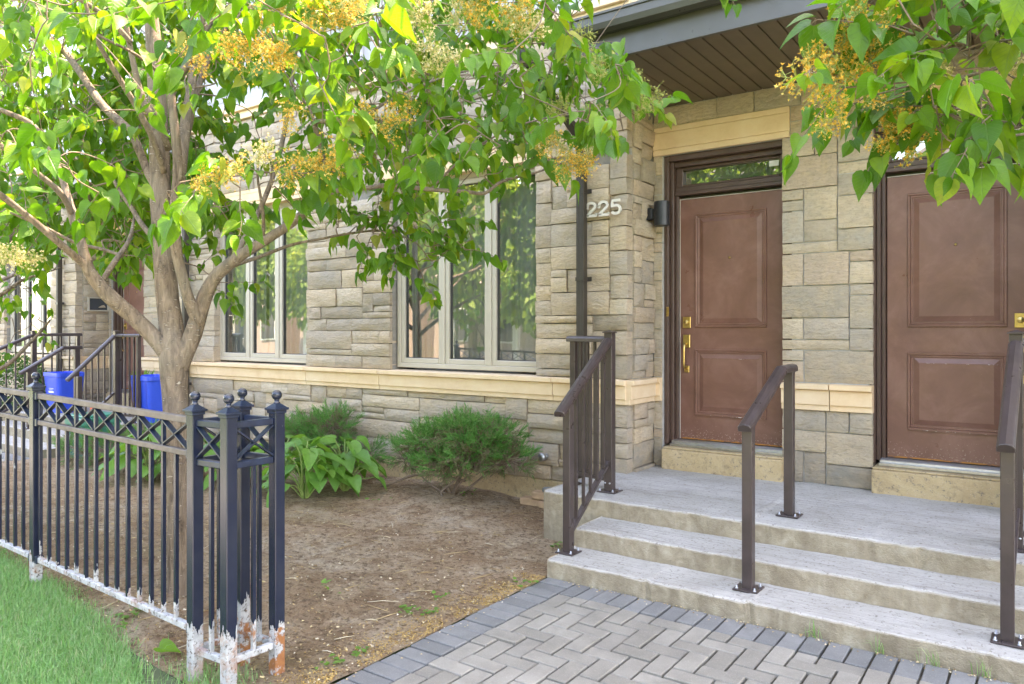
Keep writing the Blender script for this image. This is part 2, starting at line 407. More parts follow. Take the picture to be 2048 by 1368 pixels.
def soil():
    m = NT('bare_soil'); p = m.pos()
    a = m.noise(p, 1.1, 5, .65, .5); b = m.noise(p, 26, 6, .75); c3 = m.noise(p, 110, 4, .7)
    c = m.ramp(a, [(.25, (.33, .195, .11)), (.42, (.45, .30, .185)), (.58, (.54, .40, .27)), (.75, (.61, .50, .385))])
    md = m.noise(p, 4.5, 5, .7, .8)
    c = m.mix(m.ramp(md, [(.36, .75), (.55, 0.0)]), c, (.25, .14, .075)); c = m.mix(m.ramp(md, [(.56, 0.0), (.72, .7)]), c, (.56, .46, .37))
    c = m.mix(m.ramp(b, [(.38, .85), (.50, 0.0)]), c, (.13, .08, .048))
    c = m.mix(m.ramp(m.noise(p, 60, 3, .7), [(.34, .7), (.43, 0.0)]), c, (.14, .09, .055))
    c = m.mix(m.ramp(c3, [(.58, 0.0), (.66, .75)]), c, (.56, .43, .26))
    moss = m.ramp(m.noise(p, .9, 4, .6), [(.56, 0.0), (.70, .55)])
    c = m.mix(m.math('MULTIPLY', moss, m.ramp(b, [(.4, 0.0), (.6, 1.0)])), c, (.17, .17, .05))
    m.set(Base_Color=c, Roughness=.95); m.b.inputs['Specular IOR Level'].default_value = .15
    m.bump(m.math('ADD', m.math('MULTIPLY', b, 1.3), m.math('MULTIPLY', c3, .8)), 1.0, .035); return m.m
M['soil'] = soil()
M['ochre'] = leaf_mat('ochre_blossom_litter', [(0, (.34, .18, .045)), (.5, (.52, .31, .08)), (1, (.66, .47, .18))], [(0, (.3, .15, .04)), (1, (.4, .25, .08))], .1, .85)
M['litter'] = leaf_mat('dry_litter', [(0, (.20, .12, .055)), (.3, (.42, .27, .11)), (.7, (.58, .43, .22)), (1, (.75, .66, .5))], [(0, (.2, .12, .05)), (1, (.3, .2, .1))], .1, .8)
M['lawnsoil'] = simple('lawn_soil', (.075, .095, .04), .95, var=.4, vscale=10, bump=.6, bscale=60)
def paver(name, a, b):
    m = NT(name); p = m.pos(); r = m.n('ShaderNodeObjectInfo').outputs['Random']; ri = m.n('ShaderNodeNewGeometry').outputs['Random Per Island']
    rr = m.math('FRACT', m.math('ADD', r, ri))
    c = m.mix(rr, a, b)
    c = m.mix(m.ramp(m.noise(p, 6, 5, .65), [(.35, .4), (.6, 0.0)]), c, [x * .62 for x in a])
    c = m.mix(m.ramp(m.noise(p, 190, 3, .7), [(.56, 0.0), (.68, .4)]), c, [min(1, x * 1.6) for x in b])
    m.set(Base_Color=c, Roughness=.85); m.b.inputs['Specular IOR Level'].default_value = .3
    m.bump(m.noise(p, 150, 5, .7), .6, .005); return m.m
M['paver'] = paver('grey_paver', (.225, .203, .168), (.315, .287, .242))
M['paver_dark'] = paver('charcoal_paver', (.16, .158, .15), (.235, .23, .218))
M['jointsand'] = simple('joint_sand', (.085, .072, .048), .95, var=.45, vscale=14, bump=.4, bscale=120)
M['looseb'] = simple('tan_brick', (.48, .31, .19), .85, var=.2, vscale=20, bump=.3, bscale=90)
M['slate'] = simple('flat_slate', (.17, .18, .165), .8, var=.2, vscale=20, bump=.3)
M['bluebin'] = simple('blue_plastic', (.012, .085, .62), .36, var=.05)
M['greenbin'] = simple('green_plastic', (.02, .20, .14), .42, var=.08)
M['terracotta'] = simple('brown_pot', (.20, .10, .065), .6, var=.15)
M['red'] = simple('red_tag', (.72, .08, .03), .5)
M['asphalt'] = simple('asphalt', (.05, .05, .052), .9, var=.2, vscale=30)
M['walk'] = simple('sidewalk_concrete', (.40, .39, .37), .9, var=.1, vscale=4)
M['brickred'] = simple('red_brick', (.42, .33, .285), .85, var=.25, vscale=12)
M['roofgrey'] = simple('roof_shingle', (.10, .095, .09), .9, var=.2)
M['winopp'] = simple('dark_window', (.05, .06, .07), .1)
M['shell'] = simple('carpet_of_lawn', (.07, .13, .03), .95, var=.35, vscale=3)

# ------------------------------------------------------------------ the ground
PER = 9.35                                   # the row of houses repeats every PER metres
def gz(x, y):                                # the front garden rises a little to the left, along the fence
    return min(.12, max(0.0, (-x - 2.9) * .055)) * min(1.0, max(.12, (4.6 - y) / 2.6))
tag(MB().add([(-300, -300, -.06), (300, -300, -.06), (300, 300, -.06), (-300, 300, -.06)], [(0, 1, 2, 3)]).build('ground', M['shell']), kind='structure')
def sheet(name, x0, x1, y0, y1, nx, ny, fz, mat, kind='structure'):
    xs = np.linspace(x0, x1, nx); ys = np.linspace(y0, y1, ny)
    V = [(x, y, fz(x, y)) for y in ys for x in xs]
    F = [(j * nx + i, j * nx + i + 1, (j + 1) * nx + i + 1, (j + 1) * nx + i) for j in range(ny - 1) for i in range(nx - 1)]
    b = MB(); b.add(V, F, True); return tag(b.build(name, mat), kind=kind)
def bedz(x, y):
    n = mnoise.fractal(Vector((x * 1.7, y * 1.7, 3)), .8, 2.1, 4)
    m = Vector((x, y, 0)); bump = .05 * math.exp(-((x + 4.4) ** 2 + (y - 4.95) ** 2) / .5) + .03 * math.exp(-((x + 3.9) ** 2 + (y - 2.3) ** 2) / .25)
    return gz(x, y) + .012 * n + bump - .004
sheet('garden_bed', -9.22, -2.437, 1.74, 5.5, 160, 90, bedz, M['soil'])
sheet('lawn', -16.0, -2.6, 0.45, 1.76, 60, 10, lambda x, y: gz(x, y) - .012, M['lawnsoil'])
sheet('right_garden_bed', -.033, 6.0, 1.74, 5.5, 60, 40, lambda x, y: bedz(x, y) - .004, M['soil'])
sheet('far_garden_bed', -19.0, -11.95, 1.74, 5.5, 20, 12, lambda x, y: .10, M['soil'])
tag(MB().box(-60, 60, -1.1, .45, -.2, -.005).build('sidewalk', M['walk']), kind='structure')
tag(MB().box(-60, 60, -9.2, -2.6, -.2, -.12).build('road', M['asphalt']), kind='structure')
tag(MB().box(-60, 60, -2.6, -2.45, -.2, .0).box(-60, 60, -9.35, -9.2, -.2, .0).build('road_kerb', M['walk']), kind='structure')

# paved path in front of the steps: soldier course along its edge and along the step, herringbone inside
def paver_mesh(lx, ly, n):
    h = .055; c = .004; j = .0052; x, y = lx / 2 - j, ly / 2 - j
    V = [(-x, -y, -h), (x, -y, -h), (x, y, -h), (-x, y, -h), (-x, -y, -c), (x, -y, -c), (x, y, -c), (-x, y, -c),
         (-x + c, -y + c, 0), (x - c, -y + c, 0), (x - c, y - c, 0), (-x + c, y - c, 0)]
    F = [(0, 1, 5, 4), (1, 2, 6, 5), (2, 3, 7, 6), (3, 0, 4, 7), (4, 5, 9, 8), (5, 6, 10, 9), (6, 7, 11, 10), (7, 4, 8, 11), (8, 9, 10, 11)]
    b = MB(); b.add(V, F); return b
_pm = {}
def pmesh(lx, ly, mk):
    k = (round(lx, 3), round(ly, 3), mk)
    if k not in _pm:
        _pm[k] = paver_mesh(lx, ly, 0).mesh('paver'); _pm[k].materials.append(M[mk])
    return _pm[k]
def lay_path(name, x0, x1, ystep, y_near, keep):
    base = MB().box(x0, x1, y_near, ystep - .002, -.2, -.022).build(name, M['jointsand'], base=((x0 + x1) / 2, ystep, 0))
    tag(base, kind='structure'); off = wloc(base); rest = {'paver': MB(), 'paver_dark': MB()}
    def put(cx, cyy, lx, ly, mk):
        if cyy - ly / 2 < y_near: return
        dz = rng.uniform(-.005, .003); rz = rng.uniform(-.012, .012)
        if keep(cx, cyy):
            o = bpy.data.objects.new('paver', pmesh(lx, ly, mk)); link(o, base)
            o.location = Vector((cx, cyy, dz)) - off; o.rotation_euler = (rng.uniform(-.008, .008), rng.uniform(-.008, .008), rz)
        else:
            q = paver_mesh(lx, ly, 0); rest[mk].add([(v[0] + cx, v[1] + cyy, v[2] + dz) for v in q.v], q.f)
    n = int((ystep - y_near) / .1)
    for i in range(n): put(x0 + .1, ystep - .05 - i * .1, .2, .1, 'paver_dark'); put(x1 - .1, ystep - .05 - i * .1, .2, .1, 'paver_dark')
    xi0, xi1 = x0 + .2, x1 - .2; m = int(round((xi1 - xi0) / .1)); u = (xi1 - xi0) / m
    for i in range(m): put(xi0 + (i + .5) * u, ystep - .1, u, .2, 'paver_dark')
    ny = int((ystep - .2 - y_near) / .1); y0 = ystep - .2 - ny * .1
    for i in range(-1, m):
        for j in range(-1, ny):
            k = (i - j) % 4
            if k == 0: cells = [(i, j), (i + 1, j)]
            elif k == 3: cells = [(i, j), (i, j + 1)]
            else: continue
            cells = [c for c in cells if 0 <= c[0] < m and 0 <= c[1] < ny]
            if not cells: continue
            cx = sum(c[0] + .5 for c in cells) / len(cells) * u + xi0; cyy = sum(c[1] + .5 for c in cells) / len(cells) * .1 + y0
            two = len(cells) == 2
            put(cx, cyy, 2 * u if (two and k == 0) else u, .2 if (two and k == 3) else .1, 'paver')
    for mk, b in rest.items():
        if b.v: tag(b.build('outer_pavers', M[mk], base), kind='stuff')
    return base
def seen_paver(x, y):
    u, v, d = pix((x, y, 0)); return -40 < u < 2120 and v < 1420
lay_path('paved_path', -2.435, -.035, 3.765, .45, seen_paver)
lay_path('neighbour_paved_path', -2.435 - PER, -.035 - PER, 3.765, .45, lambda x, y: False)

# ------------------------------------------------------------------ the row of stone houses
YM, YP, YD = 5.37, 5.85, 6.0                 # front wall, wall of the door recess, doors
HOUSES = []
def add_house(x0, x1, label, cat='house'):
    h = thing('townhouse', ((x0 + x1) / 2, YM, 0), label, cat, 'terrace of stone townhouses'); h['x0'] = x0; h['x1'] = x1
    HOUSES.append((x0, x1, h)); return h
CX = -6.0; HW = 3.29                         # centre and half width of the projecting wall shown in the photograph
XC = -1.325                                  # centre line of the door recess
h225 = add_house(CX, XC, 'stone townhouse numbered 225, brown door left of the pier beside the middle handrail')
hright = add_house(XC, CX + PER, 'stone townhouse whose brown door stands at the right edge of the picture')
hleft = add_house(CX - (PER - (XC - CX)), CX, 'stone townhouse behind the tree trunk, with the window left of the wide stone pier')
hfar = add_house(XC - PER - (XC - CX), XC - PER, 'farther stone townhouse at the left edge, window beside its dark downpipe')
for h in (h225, hright, hleft, hfar): h.pop('x0'), h.pop('x1')
def house_of(x):
    for a, b, h in HOUSES:
        if a <= x <= b: return h
    return HOUSES[1][2] if x > 0 else HOUSES[3][2]

def ashlar(x0, x1, z0, z1, holes=(), uz=.065, ux=.05, wmin=3, wmax=9, hw=(.26, .44, .30), r=rng):
    nx = max(1, int(round((x1 - x0) / ux))); nz = max(1, int(round((z1 - z0) / uz))); ux = (x1 - x0) / nx; uz = (z1 - z0) / nz
    occ = np.zeros((nz, nx), bool)
    for a, b, c, d in holes:
        for j in range(nz):
            for i in range(nx):
                X = x0 + (i + .5) * ux; Z = z0 + (j + .5) * uz
                if a < X < b and c < Z < d: occ[j, i] = True
    out = []
    for j in range(nz):
        i = 0
        while i < nx:
            if occ[j, i]: i += 1; continue
            run = 1
            while i + run < nx and not occ[j, i + run]: run += 1
            h = r.choices((1, 2, 3), hw)[0]; h = min(h, nz - j)
            if nz - j - h == 1 and h < 3 and r.random() < .5: h += 1
            wd = r.randint(wmin, wmax) if h < 3 else r.randint(wmin, wmax + 1)
            if h == 1: wd = r.randint(wmin + 1, wmax + 1)
            if run - wd < wmin: wd = run if run <= wmax + 2 else run // 2
            wd = min(wd, run)
            while h > 1 and occ[j:j + h, i:i + wd].any(): h -= 1
            occ[j:j + h, i:i + wd] = True
            out.append((x0 + i * ux, x0 + (i + wd) * ux, z0 + j * uz, z0 + (j + h) * uz)); i += wd
    return out
PAL = [(.45, .365, .28), (.50, .395, .29), (.385, .33, .27), (.47, .40, .325), (.55, .435, .315), (.42, .36, .295), (.32, .275, .22), (.52, .435, .34)]
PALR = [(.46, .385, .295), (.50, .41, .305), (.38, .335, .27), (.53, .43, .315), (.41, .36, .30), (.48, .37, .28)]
def stone_geo(b, a0, a1, z0, z1, P0, depth, rough, face, gap=.0035, r=rng):
    """one rock-faced stone into builder b. face 'F': looks to -Y at y=P0; 'R': looks to +X at x=P0"""
    a0 += gap; a1 -= gap; z0 += gap; z1 -= gap
    nx = max(2, min(6, int((a1 - a0) / .06) + 1)); nz = max(2, min(4, int((z1 - z0) / .045) + 1))
    pr = r.uniform(0, .026) * rough; tx = r.uniform(-.010, .010) * rough; tz = r.uniform(-.008, .008) * rough
    chip = r.random() < .3 * rough; cs = r.choice((0, 1)); G = []
    for j in range(nz + 1):
        for i in range(nx + 1):
            s, t = i / nx, j / nz; e = i in (0, nx) or j in (0, nz)
            a = a0 + (a1 - a0) * s + (0 if e else r.uniform(-.012, .012)); z = z0 + (z1 - z0) * t + (0 if e else r.uniform(-.006, .006))
            if e: a += r.uniform(-.002, .002); z += r.uniform(-.002, .002)
            d = -pr + tx * (s - .5) + tz * (t - .5)
            d += r.uniform(.001, .006) * rough if e else -r.uniform(.002, .020) * rough
            if chip and not e and ((s < .5) == (cs == 0)) and t < .7: d += .016 * rough
            G.append((a, d, z))
    def W(a, d, z): return (a, P0 + d, z) if face == 'F' else (P0 - d, a, z)
    n1 = nx + 1; V = [W(*g) for g in G]
    if face == 'F': F = [(j * n1 + i, j * n1 + i + 1, (j + 1) * n1 + i + 1, (j + 1) * n1 + i) for j in range(nz) for i in range(nx)]
    else: F = [(j * n1 + i, j * n1 + i + 1, (j + 1) * n1 + i + 1, (j + 1) * n1 + i) for j in range(nz) for i in range(nx)]
    b.add(V, F, True)
    loop = [i for i in range(n1)] + [j * n1 + nx for j in range(1, nz + 1)] + [nz * n1 + i for i in range(nx - 1, -1, -1)] + [j * n1 for j in range(nz - 1, 0, -1)]
    L = [G[k] for k in loop]; m = len(L)
    V2 = [W(*g) for g in L] + [W(g[0], depth, g[2]) for g in L]
    b.add(V2, [((k + 1) % m, k, m + k, m + (k + 1) % m) for k in range(m)])
def lay_stones(stones, P0, depth, rough, face, pal, fixed_house=None, single=True, gap=.0035):
    bulk = {}
    for a0, a1, z0, z1 in stones:
        h = fixed_house or house_of((a0 + a1) / 2)
        if single:
            b = MB(); stone_geo(b, a0, a1, z0, z1, P0, depth, rough, face, gap)
            o = b.build('stone', M['stone'], h); c = rng.choice(pal); k = rng.uniform(.84, 1.12)
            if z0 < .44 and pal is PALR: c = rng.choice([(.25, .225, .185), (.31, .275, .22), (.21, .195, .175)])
            o.color = (c[0] * k, c[1] * k, c[2] * k, 1)
        else:
            stone_geo(bulk.setdefault(h.name, (h, MB()))[1], a0, a1, z0, z1, P0, depth, rough, face, gap)
    for h, b in bulk.values(): tag(b.build('stonework', M['stone_far'], h), kind='stuff')

WZ0, WZ1 = 1.11, 2.90
def window(h, x0, x1, z0, z1, yf=5.45, sashes=3, blinds=True):
    fr = MB(); t = .045
    fr.box(x0, x0 + t, yf, yf + .1, z0, z1).box(x1 - t, x1, yf, yf + .1, z0, z1).box(x0 + t, x1 - t, yf, yf + .1, z0, z0 + t).box(x0 + t, x1 - t, yf, yf + .1, z1 - t, z1)
    wd = (x1 - x0 - 2 * t) / sashes
    for i in range(1, sashes): fr.box(x0 + t + i * wd - .018, x0 + t + i * wd + .018, yf + .002, yf + .1, z0 + t, z1 - t)
    win = fr.build('window', M['winframe'], h, bevel=.004)
    for i in range(sashes):
        a = x0 + t + i * wd + (.018 if i else 0); b = x0 + t + (i + 1) * wd - (.018 if i < sashes - 1 else 0)
        s = MB(); q = .05; ys, ye = yf + .012, yf + .07
        s.box(a, a + q, ys, ye, z0 + t, z1 - t).box(b - q, b, ys, ye, z0 + t, z1 - t).box(a + q, b - q, ys, ye, z0 + t, z0 + t + q).box(a + q, b - q, ys, ye, z1 - t - q, z1 - t)
        s.build('sash', M['winframe'], win, bevel=.005)
        g = MB(); w2 = .006
        g.box(a + q, a + q + w2, ys + .02, ye, z0 + t + q, z1 - t - q).box(b - q - w2, b - q, ys + .02, ye, z0 + t + q, z1 - t - q)
        g.box(a + q + w2, b - q - w2, ys + .02, ye, z0 + t + q, z0 + t + q + w2).box(a + q + w2, b - q - w2, ys + .02, ye, z1 - t - q - w2, z1 - t - q)
        g.build('gasket', M['sashdark'], win)
        p = MB(); yp = yf + .045
        p.add([(a + q + w2, yp, z0 + t + q + w2), (b - q - w2, yp, z0 + t + q + w2), (b - q - w2, yp, z1 - t - q - w2), (a + q + w2, yp, z1 - t - q - w2)], [(0, 1, 2, 3)])
        p.build('pane', M['glass'], win)
    return win
def curtain_haze(h, x0, x1, y, z0, z1):
    n = max(40, int((x1 - x0) * 90)); V = []; F = []
    for i in range(n + 1):
        s = i / n; x = x0 + (x1 - x0) * s; dy = .012 * math.sin(s * (x1 - x0) * 60) + .006 * math.sin(s * 31)
        V += [(x, y + dy, z0), (x, y + dy * .7, z1)]
    for i in range(n): F.append((2 * i, 2 * i + 2, 2 * i + 3, 2 * i + 1))
    b = MB(); b.add(V, F, True); b.build('curtain_haze', M['curtain_haze'], h)
BZ = (.885, .928, 1.042, 1.088)
def band_front(h, x0, x1, y0):               # limestone string course: lip, face, fillet
    a, b, c, d = BZ; x0 += .003; x1 -= .003
    m = MB()
    prof = [(y0 - .030, a), (y0 - .030, b), (y0 - .042, b), (y0 - .042, c - .006), (y0 - .036, c - .004), (y0 - .036, c), (y0 - .066, c), (y0 - .066, d - .008), (y0 + .10, d), (y0 + .10, a)]
    m.prism([(x0, y, z) for y, z in prof], (x1 - x0, 0, 0))
    m.build('limestone_band', M['lime'], h, bevel=.003)
def band_side(h, y0, y1, x0):
    a, b, c, d = BZ; m = MB()
    prof = [(x0 + .030, a), (x0 + .030, b), (x0 + .042, b), (x0 + .042, c), (x0 + .066, c), (x0 + .066, d - .008), (x0 - .10, d), (x0 - .10, a)]
    m.prism([(x, y0 + .003, z) for x, z in prof], (0, y1 - y0 - .006, 0)); m.build('limestone_band', M['lime'], h, bevel=.003)
def lintel(h, x0, x1, y0, z0=2.955, z1=3.19):
    m = MB(); x0 += .003; x1 -= .003; e = .045
    for za, zb, o in ((z0, z0 + e, .022), (z0 + e + .004, z1 - e - .004, .026), (z1 - e, z1, .022)): m.box(x0, x1, y0 - o, y0 + .16, za, zb)
    m.box(x0 + .001, x1 - .001, y0 - .015, y0 + .159, z0 + .01, z1 - .01)
    m.build('lintel', M['lime'], h, bevel=.003)

UP = dict(ux=.08, wmin=2, wmax=8, hw=(.26, .40, .34))
def section(cx, single, detail=True):
    """projecting wall of two houses: band, two triple windows, stones, pale upper storeys"""
    xl, xr = cx - HW, cx + HW
    wr = (cx + .66, cx + 2.447); wl = (cx - 2.447, cx - .66)
    holes = [(wr[0], wr[1], WZ0 - .03, 2.955), (wl[0], wl[1], WZ0 - .03, 2.955)]
    low = ashlar(xl, xr, .20, BZ[0], ux=.08, wmin=3, wmax=9, hw=(.2, .45, .35)); up = ashlar(xl, xr, BZ[3], 4.0, holes, **UP)
    # window heads in limestone
    lint = [(a - .12, b + .12, 2.955, 3.15) for a, b in (wl, wr)]
    up = [s for s in up if not any(s[0] < l[1] - .001 and s[1] > l[0] + .001 and s[2] < l[3] - .001 and s[3] > l[2] + .001 for l in lint)]
    up = [s for s in up if s[3] <= 2.955 + .05] ; top = max([s[3] for s in up])
    up = [(a, b, c, min(d, 2.955)) for a, b, c, d in up if c < 2.93]
    up2 = ashlar(xl, xr, 2.955, 4.0, [(l[0], l[1], 2.9, l[3]) for l in lint], **UP)
    for st in (low, up, up2): lay_stones(st, YM, .09, 1.0, 'F', PAL, single=single)
    js = [xl, cx - 2.75, cx - .62, cx + .52, cx + 2.60, xr]
    for a, b in zip(js, js[1:]): band_front(house_of((a + b) / 2), a, b, YM)
    for side in (-1, 1):
        x0, x1 = (cx, xr) if side > 0 else (xl, cx); h = house_of((x0 + x1) / 2); win = wr if side > 0 else wl
        lintel(h, win[0] - .12, win[1] + .12, YM, 2.955, 3.15)
        window(h, win[0], win[1], WZ0, WZ1 + .06)
        m = MB(); y0, y1 = YM + .032, YM + .24
        e0, e1 = (x0, x1 - .03) if side > 0 else (x0 + .03, x1); m.box(e0, e1, y0, y1, -.3, BZ[3] - .002).box(e0, win[0] - .02, y0, y1, BZ[3] - .002, 2.96).box(win[1] + .02, e1, y0, y1, BZ[3] - .002, 2.96).box(e0, e1, y0, y1, 2.96, 4.0)
        m.build('wall', M['backing'], h)
        f = MB(); f.box(x0, x1 - (.03 if side > 0 else 0), YM - .018, YM + .03, -.25, .198); f.build('foundation', M['conc_tan'], h, bevel=.006)
    for side in (-1, 1):
        h = house_of(cx + side); c = MB(); x0, x1 = (cx + .004, xr + .03) if side > 0 else (xl - .03, cx - .004)
        c.box(x0, x1, YM - .05, YM + .2, 4.002, 4.06).box(x0, x1, YM - .035, YM + .2, 4.06, 4.10).box(x0, x1, YM - .07, YM + .2, 4.10, 4.16)
        c.build('cornice', M['lime'], h, bevel=.004)
def upper(h, x0, x1):
    """solid upper storeys with pale framed panels and windows; keeps the sun off the street front"""
    m = MB(); m.box(x0 + .002, x1 - .002, 5.50, 13.0, 3.46, 9.3); m.build('upper_wall', M['upper'], h)
    m = MB(); m.box(x0 + .002, x1 - .002, 5.18, 13.1, 9.3, 9.55).box(x0 + .002, x1 - .002, 5.30, 5.50, 9.12, 9.3); m.build('roof_cornice', M['uppertrim'], h, bevel=.01)
    n = 4; wd = (x1 - x0) / n
    for i in range(n + 1):
        x = min(max(x0 + i * wd, x0 + .06), x1 - .06)
        MB().box(x - .055, x + .055, 5.465, 5.5, 4.17, 9.11).build('trim_board', M['uppertrim'], h, bevel=.003)
    for z in (4.24, 4.88, 6.25, 7.0, 8.6):
        for i in range(n):
            a = x0 + i * wd + .058; b = x0 + (i + 1) * wd - .058
            if i == 0: a = x0 + .118
            if i == n - 1: b = x1 - .118
            MB().box(a, b, 5.468, 5.5, z - .05, z + .05).build('trim_board', M['uppertrim'], h, bevel=.003)
    for zz in (4.95, 7.07):
        for i in (1, 2): window(h, x0 + i * wd + .075, x0 + (i + 1) * wd - .075, zz, zz + 1.2, 5.44, 1)
    # ground-floor room behind the windows
    if x1 - x0 > 4.68: return
    c = min((CX - PER, CX, CX + PER), key=lambda q: abs(q - (x0 + x1) / 2)); r0, r1 = max(x0, c - HW) + .01, min(x1, c + HW) - .01
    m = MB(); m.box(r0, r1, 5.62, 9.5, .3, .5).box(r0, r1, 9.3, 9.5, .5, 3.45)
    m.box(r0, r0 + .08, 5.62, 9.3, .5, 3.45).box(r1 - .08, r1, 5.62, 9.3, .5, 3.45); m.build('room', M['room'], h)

def door(h, x0, x1, hinge_right, yd=YD, z0=.56, z1=2.592):
    leaf = MB().box(x0, x1, yd, yd + .045, z0, z1).build('door', M['door'], h, bevel=.003)
    a, b = x0 + .135, x1 - .135
    for za, zb in ((1.505, 2.462), (.769, 1.323)):
        # raised ogee moulding round a fielded panel
        for k, (o, wdt, y) in enumerate(((0, .018, .012), (.018, .016, .006))):
            m = MB(); xa, xb, zA, zB = a + o, b - o, za + o, zb - o
            m.box(xa, xb, yd - y, yd + .002, zB - wdt, zB).box(xa, xb, yd - y, yd + .002, zA, zA + wdt)
            m.box(xa, xa + wdt, yd - y, yd + .002, zA + wdt, zB - wdt).box(xb - wdt, xb, yd - y, yd + .002, zA + wdt, zB - wdt)
            m.build('moulding', M['door'], leaf, bevel=.0035)
        o = .04; i = .075; y = .013
        P = [(a + o, yd - .001, za + o), (b - o, yd - .001, za + o), (b - o, yd - .001, zb - o), (a + o, yd - .001, zb - o),
             (a + i, yd - y, za + i), (b - i, yd - y, za + i), (b - i, yd - y, zb - i), (a + i, yd - y, zb - i)]
        m = MB(); m.add(P, [(0, 1, 5, 4), (1, 2, 6, 5), (2, 3, 7, 6), (3, 0, 4, 7), (4, 5, 6, 7)]); m.build('panel', M['door'], leaf)
    MB().box(a + .05, b - .05, yd - .0135, yd - .0125, 1.323 - .078, 1.323 - .074).build('worn_edge', M['wornedge'], leaf)
    MB().box(a + .02, b - .01, yd - .0130, yd - .0115, .769 + .0, .769 + .006).build('worn_edge', M['wornedge'], leaf)
    MB().box(x0 + .01, x1 - .01, yd - .0015, yd + .002, z0 + .001, z0 + .012).build('rust_edge', M['rustedge'], leaf)
    m = MB(); cx = (x0 + x1) / 2
    m.tube([(cx, yd - .022, 2.078), (cx, yd - .01, 2.078)], .009, 10); m.build('peephole', M['brass'], leaf)
    lx = x0 + .061 if hinge_right else x1 - .061
    m = MB(); m.box(lx - .034, lx + .034, yd - .012, yd + .002, 1.50, 1.596).tube([(lx, yd - .03, 1.55), (lx, yd - .012, 1.55)], .021, 16).tube([(lx, yd - .034, 1.55), (lx, yd - .03, 1.55)], .013, 12)
    m.build('deadbolt', M['brass'], leaf, bevel=.003)
    m = MB(); m.box(lx - .030, lx + .030, yd - .016, yd + .002, 1.335, 1.445).box(lx - .022, lx + .022, yd - .012, yd + .002, 1.125, 1.182)
    m.tube(catmull([(lx, yd - .012, 1.37), (lx, yd - .062, 1.355), (lx, yd - .068, 1.27), (lx, yd - .062, 1.175), (lx, yd - .012, 1.155)], 5), .010, 10)
    m.build('handle_set', M['brass'], leaf, bevel=.003)
    # frame with stepped jambs, transom light above
    fx0, fx1 = x0 - .095, x1 + .095
    m = MB()
    for s in (-1, 1):
        e = x0 if s < 0 else x1
        m.box(e + s * .004, e + s * .030, yd - .035, yd + .06, z0 - .02, z1 + .03)
        m.box(e + s * .030, e + s * .058, yd - .075, yd + .06, z0 - .02, 2.93)
        m.box(e + s * .058, e + s * .095, yd - .12, yd + .06, z0 - .04, 2.953)
    m.box(x0 - .03, x1 + .03, yd - .05, yd + .06, z1 + .03, z1 + .062).box(x0 - .03, x1 + .03, yd - .03, yd + .06, z1 + .062, z1 + .105)
    m.box(x0 - .058, x1 + .058, yd - .12, yd + .06, 2.905, 2.953).box(x0 - .03, x1 + .03, yd - .06, yd + .06, 2.862, 2.905)
    fr = m.build('door_frame', M['frame_brown'], h, bevel=.004)
    MB().box(x0 - .002, x0 + .002 if hinge_right else x0 - .001, yd - .004, yd + .03, z0, z1 + .01).build('weather_strip', M['numeral'], fr) if hinge_right else None
    MB().box(x0, x1, yd - .004, yd + .03, z1 + .002, z1 + .006).build('weather_strip', M['numeral'], fr)
    tf = MB(); t0, t1 = z1 + .105, 2.862
    tf.box(x0 - .03, x0 + .03, yd - .02, yd + .05, t0, t1).box(x1 - .03, x1 + .03, yd - .02, yd + .05, t0, t1).box(x0 + .03, x1 - .03, yd - .02, yd + .05, t0, t0 + .018).box(x0 + .03, x1 - .03, yd - .02, yd + .05, t1 - .022, t1)
    tr = tf.build('transom', M['frame_brown'], h, bevel=.004)
    p = MB(); p.add([(x0 + .03, yd + .02, t0 + .018), (x1 - .03, yd + .02, t0 + .018), (x1 - .03, yd + .02, t1 - .022), (x0 + .03, yd + .02, t1 - .022)], [(0, 1, 2, 3)]); p.build('pane', M['glass'], tr)
    MB().box(x1 - .12, x1 - .045, yd + .012, yd + .016, t1 - .075, t1 - .03).build('sticker', M['white'], tr)
    # aluminium sill on a rough concrete threshold
    s = MB(); s.box(x0 - .03, x1 + .03, yd - .115, yd + .03, z0 - .03, z0 - .008).box(x0 - .03, x1 + .03, yd - .155, yd - .115, z0 - .045, z0 - .024)
    for k in range(5): s.box(x0 - .03, x1 + .03, yd - .105 + k * .022, yd - .095 + k * .022, z0 - .008, z0 - .004)
    s.build('sill', M['alu'], h, bevel=.002)
    s = MB(); s.box(x0 - .06, x1 + .05, yd - .255, yd + .05, .30, z0 - .062).box(x0 - .058, x1 + .048, yd - .235, yd - .02, z0 - .062, z0 - .046)
    s.build('threshold', M['conc_tan'], h, bevel=.012, seg=2)
